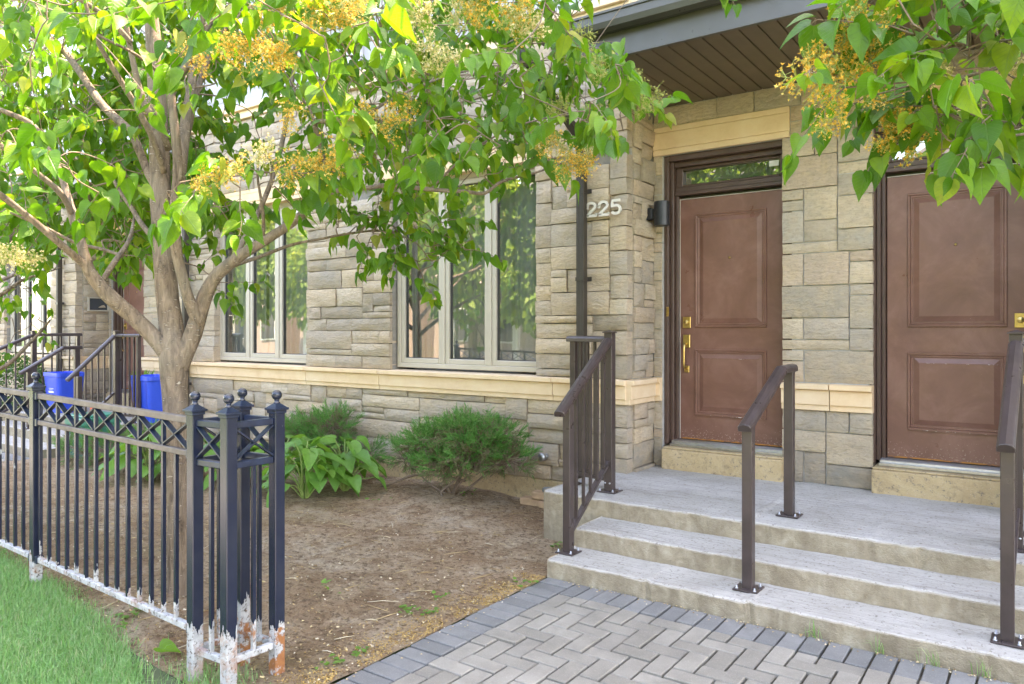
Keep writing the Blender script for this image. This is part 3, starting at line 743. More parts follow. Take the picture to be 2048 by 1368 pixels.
def recess(xc, single):
    xl, xr = CX + HW + (xc - XC), CX - HW + PER + (xc - XC); s = xc - XC
    hl, hr = house_of(xl + .1), house_of(xr - .1)
    d1, d2 = (-2.533 + s, -1.667 + s), (-.937 + s, -.071 + s); pier = (-1.642 + s, -1.0 + s)
    strips = [(xl, d1[0] - .097, hl), (pier[0], pier[1], None), (d2[1] + .097, xr, hr)]
    for a, b, h in strips:
        small = b - a < .2
        for z0, z1 in ((.335, BZ[0]), (BZ[3], 2.955)):
            st = ashlar(a, b, z0, z1, wmin=1 if small else 2, wmax=2 if small else 5, ux=.08 if not small else b - a, uz=.082, hw=(.28, .42, .3))
            if h is None:
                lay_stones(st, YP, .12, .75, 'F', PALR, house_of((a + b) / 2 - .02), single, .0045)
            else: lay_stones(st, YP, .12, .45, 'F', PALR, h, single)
        if h is None:
            for e0, e1 in ((a, (a + b) / 2 + .03), ((a + b) / 2 + .03, b)): band_front(hl if e0 == a else hr, e0, e1, YP)
        else: band_front(h, a, b, YP)
    lint = [(xl, pier[0] + .06), (pier[1] - .09, xr)]
    for (a, b), h in zip(lint, (hl, hr)): lintel(h, a, b, YP)
    lay_stones(ashlar(lint[0][1], lint[1][0], 2.955, 3.19, wmax=8), YP, .12, .45, 'F', PALR, hl, single)
    lay_stones(ashlar(xl, xr, 3.19, 3.36, wmin=5, wmax=14, uz=.08, hw=(.5, .5, 0)), YP, .12, .45, 'F', PALR, None, single)
    for h, a, b, dr, e in ((hl, xl, xc, d1, 1), (hr, xc, xr, d2, -1)):
        y0, y1 = YP + .008, YP + .3; m = MB()
        m.box(a, dr[0] - .096, y0, y1, .2, 3.4).box(dr[1] + .096, b, y0, y1, .2, 3.4).box(dr[0] - .096, dr[1] + .096, y0, y1, 2.954, 3.4)
        m.build('recess_wall', M['mortar'], h)
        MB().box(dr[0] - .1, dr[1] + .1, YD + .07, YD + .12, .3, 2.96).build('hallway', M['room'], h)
        # return wall between the front wall and the recess
        x = xl if e > 0 else xr; m = MB()
        if e > 0: m.box(x - .25, x - .012, YM + .26, YP + .25, -.3, 3.45)
        else: m.box(x + .012, x + .25, YM + .26, YP + .25, -.3, 3.45)
        m.box(x - .25 if e > 0 else x + .012, x - .012 if e > 0 else x + .25, YM + .09, YM + .26, -.3, 4.0)
        m.build('return_wall', M['mortar'], h)
    for z0, z1 in ((.10, BZ[0]), (BZ[3], 3.36)):
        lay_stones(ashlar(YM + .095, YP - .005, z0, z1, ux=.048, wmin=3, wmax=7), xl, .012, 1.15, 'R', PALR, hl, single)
    band_side(hl, YM - .03, YP - .04, xl)
    door(hl, d1[0], d1[1], True); door(hr, d2[0], d2[1], False)
section(CX, True); section(CX - PER, False); section(CX + PER, False)
recess(XC, True); recess(XC - PER, True)
for a, b, h in HOUSES: upper(h, a, b)
upper(hfar, HOUSES[3][0] - 5.2, HOUSES[3][0]); upper(hright, HOUSES[1][1], HOUSES[1][1] + 5.2)
curtain_haze(h225, CX + .7, CX + 2.4, 5.66, 1.0, 3.1); curtain_haze(hleft, CX - 2.4, CX - .7, 5.66, 1.0, 3.1)  # full-width sheers added to give the panes a pale haze
curtain_haze(h225, CX + 2.02, CX + 2.42, 5.60, 1.1, 3.0); curtain_haze(h225, CX + .66, CX + .80, 5.60, 1.1, 3.0)
curtain_haze(hleft, CX - 2.42, CX - 1.7, 5.62, 1.1, 3.0); curtain_haze(hfar, CX - PER + .7, CX - PER + 2.4, 5.6, 1.1, 3.0)

# porch roofs: fascia, soffit of narrow boards, gutter
def porch_roof(s, label):
    x0, x1 = -2.76 + s, .12 + s
    t = thing('porch_roof', (XC + s, 4.55, 3.358), label, 'porch roof', 'porch roofs over the door recesses')
    MB().box(x0, x1, 4.55, 4.585, 3.352, 3.525).build('fascia', M['fascia'], t, bevel=.003)
    MB().box(x0, x0 + .03, 4.585, 5.36, 3.352, 3.60).box(x1 - .03, x1, 4.585, 5.36, 3.352, 3.60).build('side_fascia', M['fascia'], t, bevel=.003)
    m = MB(); m.add([(x0, 4.52, 3.60), (x1, 4.52, 3.60), (x1, 5.5, 3.86), (x0, 5.5, 3.86), (x0, 4.52, 3.53), (x1, 4.52, 3.53), (x1, 5.5, 3.53), (x0, 5.5, 3.53)],
                    [(0, 1, 2, 3), (7, 6, 5, 4), (0, 4, 5, 1), (1, 5, 6, 2), (2, 6, 7, 3), (3, 7, 4, 0)]); m.build('roof_slab', M['roofgrey'], t)
    n = 24; wd = (x1 - x0 - .06) / n
    b = MB(); b.box(-wd / 2 + .004, wd / 2 - .004, 4.587, 5.845, 3.358, 3.372); b.box(-wd / 2, wd / 2, 4.587, 5.845, 3.372, 3.378)
    me = b.mesh('soffit_board', Vector((0, 4.55, 3.358))); me.materials.append(M['soffit'])
    for i in range(n):
        o = bpy.data.objects.new('soffit_board', me); link(o, t); o.location = (x0 + .03 + (i + .5) * wd - (XC + s), 0, 0)
        bv = o.modifiers.new('bevel', 'BEVEL'); bv.width = .003; bv.limit_method = 'ANGLE'
    prof = [(4.43, 3.56), (4.445, 3.525), (4.52, 3.525), (4.52, 3.635), (4.505, 3.635), (4.505, 3.54), (4.455, 3.54), (4.443, 3.57), (4.443, 3.62), (4.418, 3.63), (4.418, 3.615), (4.43, 3.612)]
    g = MB(); g.prism([(x0 - .17, y, z) for y, z in prof], (x1 - x0 + .34, 0, 0)); gt = g.build('gutter', M['fascia'], t)
    MB().box(x0 - .172, x0 - .168, 4.43, 4.52, 3.525, 3.632).build('end_cap', M['fascia'], gt)
porch_roof(0.0, 'brown porch roof with slatted soffit above the two near doors')
porch_roof(-PER, 'brown porch roof of the farther houses, behind the tree trunk')

# ------------------------------------------------------------------ concrete steps
def steps(s, label, low=True):
    t = thing('concrete_steps', (-1.3 + s, 4.45, 0), label, 'steps', 'concrete front steps')
    x0, x1 = -2.44 + s, .0 + s
    def rough_block(name, xa, xb, ya, yb, za, zb):
        n = 90; b = MB(); V = []; F = []
        sec = [(ya, za), (ya, zb - .014), (ya + .006, zb - .003), (ya + .018, zb), (yb, zb), (yb, za)]
        for i in range(n + 1):
            x = xa + (xb - xa) * i / n
            for k, (y, z) in enumerate(sec):
                j = .006 * mnoise.noise(Vector((x * 7, y * 5, z * 7))) + .004 * mnoise.noise(Vector((x * 29, y * 9, z * 11)))
                if k in (1, 2, 3): j += max(0, mnoise.noise(Vector((x * 17, y * 3, z * 5 + 4))) - .42) * .05
                V.append((x, y + (j if k < 4 else 0), z + (j * .6 if k in (1, 2, 3, 4) else 0)))
        m = len(sec)
        for i in range(n):
            for k in range(m):
                k2 = (k + 1) % m; F.append((i * m + k, i * m + k2, (i + 1) * m + k2, (i + 1) * m + k)[::-1])
        F += [tuple(range(m))[::-1], tuple(n * m + k for k in range(m))]
        b.add(V, F); return b.build(name, M['conc'], t, bevel=.006, seg=2)
    rough_block('landing', -2.91 + s, .28 + s, 4.45, 5.88, -.2, .335)
    rough_block('step', x0, x1, 4.10, 4.452, -.2, .218)
    if low: rough_block('step', x0 + .002, x1 - .002, 3.77, 4.102, -.2, .101)
    return t
steps(0.0, 'three concrete steps and landing in front of the two near brown doors')
steps(-PER, 'concrete steps behind the fence carrying the blue recycling bins')

# ------------------------------------------------------------------ railings of brown metal
def base_plate(t, x, y, z, big=.062):
    p = MB().box(x - big, x + big, y - big, y + big, z + .001, z + .010).build('base_plate', M['rail'], t, bevel=.002)
    for dx in (-1, 1):
        for dy in (-1, 1):
            b = MB(); b.lathe([(.009, 0), (.009, .005), (.005, .0055), (.005, .016), (.002, .018)], (x + dx * big * .72, y + dy * big * .72, z + .010), 8)
            b.build('anchor_bolt', M['steel'], p)
def handrail(t, pts, w=.068, h=.042):
    """flat-bottomed moulded rail along pts"""
    prof = [(-w / 2, -h / 2), (w / 2, -h / 2), (w / 2, h * .1), (w * .36, h * .42), (0, h * .55), (-w * .36, h * .42), (-w / 2, h * .1)]
    P = [Vector(p) for p in pts]; V = []; F = []; m = len(prof)
    for i, p in enumerate(P):
        d = (P[min(i + 1, len(P) - 1)] - P[max(i - 1, 0)]).normalized()
        if 0 < i < len(P) - 1: d = ((P[i + 1] - P[i]).normalized() + (P[i] - P[i - 1]).normalized()).normalized()
        x = d.cross(Vector((0, 0, 1))).normalized(); y = x.cross(d)
        V += [p + x * a + y * b for a, b in prof]
    for i in range(len(P) - 1):
        for k in range(m): F.append((i * m + k, i * m + (k + 1) % m, (i + 1) * m + (k + 1) % m, (i + 1) * m + k))
    F += [tuple(range(m))[::-1], tuple((len(P) - 1) * m + k for k in range(m))]
    b = MB(); b.add(V, F); return b.build('handrail', M['rail'], t, bevel=.003)
def post(t, x, y, z0, z1, w=.053, cap=False):
    b = MB(); b.box(x - w / 2, x + w / 2, y - w / 2, y + w / 2, z0, z1); o = b.build('post', M['rail'], t, bevel=.003)
    if cap:
        c = MB(); q = w / 2 + .008; c.box(x - q, x + q, y - q, y + q, z1, z1 + .008).pyramid(x - q, x + q, y - q, y + q, z1 + .008, z1 + .022); c.build('post_cap', M['rail'], o)
    return o
def stair_rail(x, s, label, side, low_y=3.81, low_z=.975, foot=.101, foot_y=3.955, guard=None, group='brown stair railings'):
    """sloping rail from a low post to a tall capped post, balusters over a sloping bottom bar"""
    t = thing('stair_railing', (x + s, foot_y, foot), label, 'railing', group)
    xx = x + s; xt = xx - side * (.11 if side > 0 else .012); ty = 4.70; X_ = lambda y: xx + (xt - xx) * (y - foot_y) / (ty - foot_y)
    post(t, xx, foot_y, foot + .008, low_z + (foot_y - low_y) * .52 - .03); base_plate(t, xx, foot_y, foot)
    post(t, xt, ty, .343, 1.462, .062, True); base_plate(t, xt, ty, .335, .07)
    k = (1.405 - low_z) / (ty - .04 - low_y)
    zr = lambda y: low_z + (y - low_y) * k
    handrail(t, [(X_(low_y), low_y, zr(low_y)), (xt, ty - .03, zr(ty - .03))])
    zb = lambda y: foot + .115 + (y - foot_y) * k * .92
    b = MB(); b.bar((xx, foot_y + .02, zb(foot_y + .02)), (xt, ty - .03, zb(ty - .03)), .036, .026); b.build('bottom_bar', M['rail'], t, bevel=.002)
    n = 5
    for i in range(1, n + 1):
        y = foot_y + (ty - foot_y) * i / (n + 1); b = MB(); b.box(X_(y) - .009, X_(y) + .009, y - .009, y + .009, zb(y) + .01, zr(y) - .015); b.build('baluster', M['rail'], t)
    for y in (ty,):
        for dx in (-.018, .018):
            b = MB(); b.tube([(xt + dx, ty - .031, .40), (xt + dx, ty - .037, .40)], .006, 8); b.build('screw', M['steel'], t)
            b = MB(); b.tube([(xt + dx, ty - .031, 1.385), (xt + dx, ty - .037, 1.385)], .006, 8); b.build('screw', M['steel'], t)
    if guard:
        ex, ey, n = guard; ex += s
        a, e = Vector((xt, ty, 0)), Vector((ex, ey, 0)); d = (e - a).normalized()
        post(t, ex, ey, .343, 1.40, .045); base_plate(t, ex, ey, .335, .055)
        handrail(t, [a + d * .02 + Vector((0, 0, 1.418)), e + d * .05 + Vector((0, 0, 1.418))])
        b = MB(); b.bar(a + d * .03 + Vector((0, 0, .42)), e - d * .02 + Vector((0, 0, .42)), .03, .026); b.build('bottom_bar', M['rail'], t)
        for i in range(1, n + 1):
            p = a + (e - a) * i / (n + 1); b = MB(); b.box(p.x - .009, p.x + .009, p.y - .009, p.y + .009, .43, 1.405); b.build('baluster', M['rail'], t)
    return t
def mid_rail(s, label, low=(3.885, .965), foot=(3.955, .101)):
    x = -1.285 + s; t = thing('stair_handrail', (x, foot[0], foot[1]), label, 'handrail', 'brown middle handrails')
    k = (1.247 - low[1]) / (4.56 - low[0])
    post(t, x, foot[0], foot[1] + .008, low[1] + (foot[0] - low[0]) * k - .01, .055); base_plate(t, x, foot[0], foot[1], .066)
    post(t, x, 4.735, .343, 1.232, .055); base_plate(t, x, 4.735, .335, .066)
    handrail(t, [(x, low[0], low[1]), (x, 4.56, 1.247), (x, 4.80, 1.249)], .072, .044)
stair_rail(-2.405, 0, 'brown metal stair railing with balusters, left of the near doors', 1, guard=(-2.86, 4.78, 4))
mid_rail(0, 'brown metal handrail on two posts in the middle of the near steps')
stair_rail(-.135, 0, 'brown metal stair railing at the right edge of the near steps', -1, guard=(.22, 4.78, 3))
stair_rail(-2.405, -PER, 'dark stair railing at the far left, left of the blue bins', 1, low_y=3.6, low_z=.95, guard=(-2.46, 5.28, 4))
mid_rail(-PER, 'dark handrail on the far steps, directly left of the blue bin behind the fence post', (4.05, .93), (4.16, .218))
stair_rail(-.15, -PER, 'dark stair railing between the two blue recycling bins', -1, low_y=4.12, low_z=.88, foot=.218, foot_y=4.26, guard=(.24, 4.78, 4))

# ------------------------------------------------------------------ black iron fence along the garden
FY = 1.79
def fz(x): return .012 * max(0.0, -x - 2.93) * 1.6       # the fence climbs slightly to the left
def fence_post(t, x, y, top=1.135, z0=None, w=.05, mat='fence'):
    z = fz(x); b = MB(); q = w / 2
    b.box(x - q, x + q, y - q, y + q, gz(x, y) - .15, top + z); o = b.build('post', M[mat], t, bevel=.003)
    c = MB(); zt = top + z
    c.box(x - q - .005, x + q + .005, y - q - .005, y + q + .005, zt - .012, zt + .002).box(x - q - .012, x + q + .012, y - q - .012, y + q + .012, zt + .002, zt + .012)
    c.pyramid(x - q - .008, x + q + .008, y - q - .008, y + q + .008, zt + .012, zt + .040)
    c.build('post_cap', M['xbar'], o, bevel=.002)
    l = MB(); r = .0225; prof = [(.012, .026), (.014, .034), (.010, .038), (.011, .046)] + [(r * math.sin(a), .066 - r * math.cos(a)) for a in np.linspace(.45, math.pi - .02, 9)]
    l.lathe(prof, (x, y, zt), 16); l.build('ball_finial', M['fence_ball'], o)
    return o
def xbay(t, a, b, z0, z1, up):                          # crossed flat bars between two uprights
    a, b = Vector(a), Vector(b)
    for i, (za, zb) in enumerate(((z0, z1), (z1, z0))):
        m = MB(); off = up * (.0035 if i else -.0035)
        m.bar(a + Vector((0, 0, za)) + off, b + Vector((0, 0, zb)) + off, .005, .022, up=(b - a).normalized().cross(Vector((0, 0, 1))).cross(b + Vector((0, 0, zb)) - a - Vector((0, 0, za))))
        m.build('cross_bar', M['xbar'], t)
def xbay2(t, a, b, z0, z1):
    a, b = Vector(a), Vector(b); nrm = (b - a).normalized().cross(Vector((0, 0, 1)))
    for za, zb in ((z0, z1), (z1, z0)):
        A = a + Vector((0, 0, za)); B = b + Vector((0, 0, zb)); m = MB()
        m.bar(A, B, .006, .026, up=nrm); m.build('cross_bar', M['xbar'], t)
M['fence_ball'] = fence_paint('worn_black_finial', -.2, .02)
fence = thing('iron_fence', (-4.5, FY, 0), 'worn black iron fence with crossed bars, running left behind the lawn', 'fence')
PX = [-2.934, -4.49, -6.10, -7.70, -9.30]
for x in PX[1:4]: fence_post(fence, x, FY)
_pk = {}
def picket(t, x, y, z0, z1):
    k = round(z1 - z0, 3)
    if k not in _pk:
        b = MB(); b.box(-.008, .008, -.008, .008, 0, z1 - z0); _pk[k] = b.mesh('picket'); _pk[k].materials.append(M['picket'])
    o = bpy.data.objects.new('picket', _pk[k]); link(o, t); o.location = Vector((x, y, z0)) - wloc(t); return o
for xa, xb in ((PX[0], PX[1]), (PX[1], PX[2]), (PX[2], PX[3])):
    x0, x1 = xb + .026, xa - .026
    for z, hgt, mt in ((1.095, .030, 'toprail'), (.952, .026, 'toprail'), (.205, .028, 'lowrail')):
        b = MB(); b.bar((x0, FY, z + fz(x0)), (x1, FY, z + fz(x1)), .028, hgt); b.build('rail', M[mt], fence, bevel=.003)
        for x in (x0 + .012, x1 - .012):
            MB().box(x - .014, x + .014, FY - .02, FY + .02, z + fz(x) - .02, z + fz(x) + .02).build('bracket', M['xbar'], fence, bevel=.002)
    n = 15; dx = (x1 - x0 - .06) / (n - 1)
    for i in range(n):
        x = x0 + .03 + i * dx; picket(fence, x, FY, .215 + fz(x), .942 + fz(x))
    for i in range(7):
        a, e = x0 + .03 + i * 2 * dx, x0 + .03 + (i + 1) * 2 * dx
        xbay2(fence, (a + .009, FY, fz(a)), (e - .009, FY, fz(e)), .972, 1.076)
    for i in range(8):
        x = x0 + .03 + i * 2 * dx; b = MB(); b.box(x - .008, x + .008, FY - .008, FY + .008, .965 + fz(x), 1.08 + fz(x)); b.build('picket', M['xbar'], fence)
# the open pier of four posts at the fence's end
pier4 = thing('fence_pier', (-2.82, 1.9, 0), 'square iron fence pier of four rusting posts with ball tops, beside the path', 'fence pier')
C4 = [(-2.934, 1.782), (-2.715, 1.797), (-2.93, 2.008), (-2.705, 2.024)]
for x, y in C4: fence_post(pier4, x, y, 1.135)
def pier_side(a, b, np_):
    a, b = Vector((*a, 0)), Vector((*b, 0)); d = (b - a).normalized(); A, B = a + d * .025, b - d * .025
    for z, mt in ((1.090, 'xbar'), (.925, 'xbar'), (.125, 'lowrail')):
        m = MB(); m.bar(A + Vector((0, 0, z)), B + Vector((0, 0, z)), .026, .028); m.build('rail', M[mt], pier4, bevel=.003)
    xbay2(pier4, A, B, .945, 1.074)
    for i in range(1, np_ + 1):
        p = a + (b - a) * i / (np_ + 1); picket(pier4, p.x, p.y, .137, .912)
pier_side(C4[0], C4[1], 1); pier_side(C4[2], C4[3], 1); pier_side(C4[0], C4[2], 1); pier_side(C4[1], C4[3], 1)

# ------------------------------------------------------------------ fittings on the wall
def digit(t, pts, x, z, w, h, th=.021):
    """numeral stroke swept along pts (0..1 box)"""
    P = [Vector((x + a * w, 5.306, z + b * h)) for a, b in pts]; n = len(P); L, Rr = [], []
    for i, p in enumerate(P):
        d = (P[min(i + 1, n - 1)] - P[max(i - 1, 0)]).normalized(); q = Vector((-d.z, 0, d.x)) * th / 2
        L.append(p + q); Rr.append(p - q)
    V = L + Rr; V += [v + Vector((0, .014, 0)) for v in V]; F = []
    for i in range(n - 1):
        F += [(i, i + 1, n + i + 1, n + i), (2 * n + i + 1, 2 * n + i, 3 * n + i, 3 * n + i + 1), (i + 1, i, 2 * n + i, 2 * n + i + 1), (n + i, n + i + 1, 3 * n + i + 1, 3 * n + i)]
    F += [(0, n, 3 * n, 2 * n), (2 * n - 1, n - 1, 3 * n - 1, 4 * n - 1)]
    b = MB(); b.add(V, F); o = b.build('digit', M['numeral'], t)
num = thing('house_number', (-2.9, 5.31, 2.41), 'pale metal house number 225 on the stone wall', 'house number')
arc = lambda cx, cy, rx, ry, a0, a1, n: [(cx + rx * math.cos(R(a0 + (a1 - a0) * i / n)), cy + ry * math.sin(R(a0 + (a1 - a0) * i / n))) for i in range(n + 1)]
two = [(.0, .66), (.0, .74)] + arc(.45, .72, .45, .28, 160, -25, 10) + [(.62, .44), (.3, .22), (.02, .02)]
five = [(.92, 1.0), (.5, 1.0), (.14, 1.0), (.10, .80), (.06, .58), (.3, .62)] + arc(.48, .32, .46, .32, 80, -150, 12)
for k, (pl, ex) in enumerate(((two, 1), (two, 1), (five, 0))):
    x = -3.052 + k * .112; digit(num, pl, x, 2.415, .085, .105)
    if ex: digit(num, [(0, .0), (.5, .0), (1.05, .0)], x, 2.415, .085, .105); digit(num, [(.0, .55), (.0, .75)], x, 2.415, .085, .105, .02); digit(num, [(1.03, .0), (1.03, .16)], x, 2.415, .085, .105, .014)
lamp = thing('wall_lamp', (-2.69, 5.72, 2.44), 'black cylindrical wall lamp beside the door of number 225', 'wall lamp')
b = MB(); b.box(-2.705, -2.655, 5.69, 5.75, 2.40, 2.50); b.build('wall_bracket', M['lampblack'], lamp, bevel=.006)
b = MB(); b.box(-2.66, -2.63, 5.70, 5.74, 2.41, 2.49); b.build('arm', M['lampblack'], lamp)
b = MB(); b.lathe([(.066, 0), (.066, .20), (.060, .20), (.060, .012), (.058, .012)], (-2.575, 5.72, 2.345), 32); b.sm = [False] * len(b.sm); b.build('shade', M['lampblack'], lamp, bevel=.003)
b = MB(); b.lathe([(.059, 0), (.059, .004)], (-2.575, 5.72, 2.352), 24); b.build('lens', M['white'], lamp)
def downspout(x, label):
    t = thing('downspout', (x, 5.27, 0), label, 'downspout', 'square bronze downspouts')
    w = .034; b = MB(); y0, y1 = 5.25, 5.315; n = 4
    b.box(x - w, x + w, y0, y1, .16, 3.05)
    for k in (-.5, 0, .5): b.box(x + k * w - .006, x + k * w + .006, y0 - .004, y0, .16, 3.05)
    b.build('pipe', M['downspout'], t, bevel=.005)
    e = MB(); sx = 1 if x > -6 else -1
    e.bar((x, 5.275, 3.04), (x - sx * .0, 4.50, 3.46), .064, .06, up=(0, .5, .9)); e.box(x - w, x + w, 4.44, 4.52, 3.42, 3.53); e.build('offset_elbow', M['downspout'], t, bevel=.005)
    e = MB(); e.bar((x, 5.275, .20), (x, 5.13, .09), .066, .06, up=(0, 1, .5)); e.build('foot_elbow', M['downspout'], t, bevel=.004)
    for z in (.8, 1.9, 2.62):
        s = MB(); s.box(x - .07, x + .07, 5.318, 5.326, z - .018, z + .018).box(x - w - .004, x + w + .004, y0 - .006, 5.318, z - .015, z + .015); s.build('strap', M['downspout'], t)
downspout(-3.085, 'dark square downspout left of the house number 225')
downspout(2 * CX + 3.085, 'dark square downspout right behind the tree trunk')
downspout(-3.085 - PER, 'dark square downspout at the far left beside the farther window')
bib = thing('hose_bib', (-3.46, 5.33, .41), 'grey capped pipe fitting low on the wall left of the steps', 'pipe fitting')
p0 = Vector((-3.46, 5.36, .41))
b = MB(); b.tube([p0, p0 + Vector((0, -.075, -.005))], .022, 14); b.build('pipe', M['steel'], bib)
b = MB(); d0 = p0 + Vector((0, -.07, -.005)); b.tube([d0, d0 + Vector((-.01, -.035, 0)), d0 + Vector((-.01, -.035, 0)), d0 + Vector((-.004, -.012, 0))], [.034, .034, .024, .022], 18, cap=True); b.build('cap', M['steel'], bib)
b = MB(); b.box(-3.50, -3.42, 5.337, 5.352, .37, .45); b.build('flange', M['steel'], bib, bevel=.006)
mez = MB().box(-2.603, -2.583, YD - .127, YD - .121, 1.60, 1.68).build('door_plate', M['brass'], base=(-2.593, 5.88, 1.6))
tag(mez, 'small brass plate on the left jamb of the near door', 'plate')
pl = thing('framed_plaque', (-2.70 - PER, 5.62, 1.9), 'small pale framed plaque on the far stone return wall', 'plaque')
X = -2.71 - PER + .012; b = MB()
for (ya, yb, za, zb) in ((5.52, 5.84, 1.78, 1.80), (5.52, 5.84, 1.98, 2.0), (5.52, 5.545, 1.80, 1.98), (5.815, 5.84, 1.80, 1.98)): b.box(X, X + .03, ya, yb, za, zb)
b.build('frame', M['winframe'], pl); MB().box(X, X + .015, 5.545, 5.815, 1.80, 1.98).build('plate', M['winopp'], pl)
# loose bricks stacked by the steps, slate on top
bk = [(-3.33, 5.20, 0), (-3.12, 5.19, 0), (-3.53, 5.22, 0), (-3.40, 5.20, .068), (-3.19, 5.20, .068)]
lb = ['tan brick on the ground under the slate, middle of the little stack', 'tan brick on the ground nearest the landing, end of the little stack', 'tan brick on the ground at the left end of the little stack',
      'upper tan brick of the stack, left one, under the flat slate', 'upper tan brick of the stack, right one against the landing']
for (x, y, z), l in zip(bk, lb):
    o = MB().box(-.094, .094, -.05, .05, 0, .060).build('brick', M['looseb'], base=(x, y, z + .005), bevel=.005); 
    for v in o.data.vertices: v.co += Vector((x, y, z + .005))
    o.rotation_euler.z = rng.uniform(-.06, .06); tag(o, l, 'brick', 'loose bricks beside the landing')
V = [(.16 * math.cos(a) * (1 + .15 * math.sin(3 * a)), .09 * math.sin(a) * (1 + .2 * math.cos(2 * a)), 0) for a in np.linspace(0, 2 * math.pi, 15)[:-1]]
b = MB(); b.prism(V, (0, 0, .035)); o = b.build('flat_stone', M['slate'], bevel=.01, seg=2); o.location = (-3.24, 5.2, .142); o.rotation_euler = (.04, -.03, .2)
tag(o, 'flat grey slate lying on the loose bricks by the landing', 'stone')

# ------------------------------------------------------------------ bins and pots at the neighbours' steps
def bin_box(name, x, y, z, wx, wy, h, mat, label, group, rot=0.0, text=True):
    t = thing(name, (x, y, z), label, 'recycling bin' if mat == 'bluebin' else 'compost bin', group); t.rotation_euler.z = rot
    b = MB(); k = .82; a, c = wx / 2, wy / 2
    def ring(s, zz, r=.04):
        out = []
        for sx, sy, a0 in ((1, 1, 0), (-1, 1, 90), (-1, -1, 180), (1, -1, 270)):
            for q in range(4):
                an = R(a0 + q * 30); out.append((x + sx * (a * s - r) + r * math.cos(an), y + sy * (c * s - r) + r * math.sin(an), z + zz))
        return out
    rings = [ring(k, .004), ring(k + (1 - k) * .5, h * .5), ring(.985, h - .06), ring(1.0, h - .06), ring(1.03, h - .055), ring(1.03, h), ring(.99, h), ring(.96, h - .08)]
    V = sum(rings, []); n = 16; F = []
    for i in range(len(rings) - 1):
        for q in range(n): F.append((i * n + q, i * n + (q + 1) % n, (i + 1) * n + (q + 1) % n, (i + 1) * n + q))
    F += [tuple(range(n))[::-1], tuple((len(rings) - 1) * n + q for q in range(n))]
    b.add(V, F); b.build('tub', M[mat], t, bevel=.003)
    for i in range(5):
        xx = x + (i - 2) * wx * .17; r = MB(); r.add([(xx - .008, y - c * k - .004, z + .03), (xx + .008, y - c * k - .004, z + .03), (xx + .008, y - c * .985 - .006, z + h - .07), (xx - .008, y - c * .985 - .006, z + h - .07)], [(0, 1, 2, 3)])
        if mat == 'bluebin' and i in (0, 4): r.build('rib', M[mat], t)
    if text:
        tz = z + h * .52; yy = lambda zz: y - c * (k + (1 - k) * (zz - z) / h) - .004
        for row, (zo, ln, th) in enumerate(((.05, .13, .008), (.03, .10, .008), (.0, .15, .022))):
            zz = tz + zo; xx = x + .0 - ln / 2
            m = MB()
            if row < 2:
                r2 = random.Random(row); cx = xx
                while cx < xx + ln:
                    wdt = r2.uniform(.003, .006); m.box(cx, cx + wdt, yy(zz) - .002, yy(zz) + .004, zz - th / 2, zz + th / 2 * r2.uniform(.3, 1)); cx += wdt + .002
            else: m.box(xx, xx + ln, yy(zz) - .002, yy(zz) + .004, zz - th / 2, zz + th / 2)
            m.build('print', M['white'], t)
    return t
p = at_z(113, 825, .335); bin_box('blue_bin', p.x, p.y + .1, .335, .46, .36, .56, 'bluebin', 'blue recycling bin with white print, behind the fence post on the left', 'blue recycling bins', 0)
p = at_z(274, 846, .335); bin_box('blue_bin', p.x, p.y + .2, .335, .46, .36, .58, 'bluebin', 'blue recycling bin seen through the railing just left of the tree trunk', 'blue recycling bins', 0, False)
p = at_z(186, 912, .06); gb = bin_box('green_bin', p.x, p.y, .05, .44, .42, .44, 'greenbin', 'green compost bin with a red tag, below the far railing', None)
l = MB(); l.box(p.x - .235, p.x + .235, p.y - .225, p.y + .225, .49, .515).box(p.x - .2, p.x + .2, p.y - .19, p.y + .19, .515, .54); l.build('lid', M['greenbin'], gb, bevel=.015, seg=2)
l = MB(); l.box(p.x - .03, p.x + .09, p.y - .02, p.y - .012, .545, .65); l.build('tag', M['red'], gb)
for k, (zo, ln) in enumerate(((.26, .07), (.21, .05), (.15, .09))):
    l = MB(); l.box(p.x - .13, p.x - .13 + ln, p.y - .199 - zo * .05, p.y - .195 - zo * .05, .05 + zo - .012, .05 + zo + .012); l.build('print', M['white'], gb)
def potted(u, v, y, r, h, label, mat='terracotta'):
    c = at_y(u, v, y); z0 = .335
    t = thing('potted_plant', (c.x, c.y, z0), label, 'potted plant', 'pots by the far door')
    b = MB(); b.lathe([(r * .68, 0), (r * .95, h * .82), (r * 1.04, h * .84), (r * 1.04, h), (r * .93, h), (r * .9, h * .9)], (c.x, c.y, z0), 24); b.build('pot', M[mat], t)
    b = MB()
    for i in range(40):
        a = rng.uniform(0, 6.28); l = rng.uniform(.1, .24); d = Vector((math.cos(a) * .5, math.sin(a) * .5, rng.uniform(.6, 1))).normalized()
        q = Vector((c.x, c.y, z0 + h * .95)) + Vector((math.cos(a), math.sin(a), 0)) * r * rng.uniform(0, .7); sd = d.cross(Vector((0, 0, 1))).normalized() * .012
        b.add([q - sd, q + sd, q + d * l * .6 + sd * 1.4, q + d * l, q + d * l * .6 - sd * 1.4], [(0, 1, 2, 3, 4)])
    b.build('leaves', M['weed'], t)
potted(284, 740, 5.45, .17, .44, 'brown flower pot with a leafy plant, on the landing behind the railing')

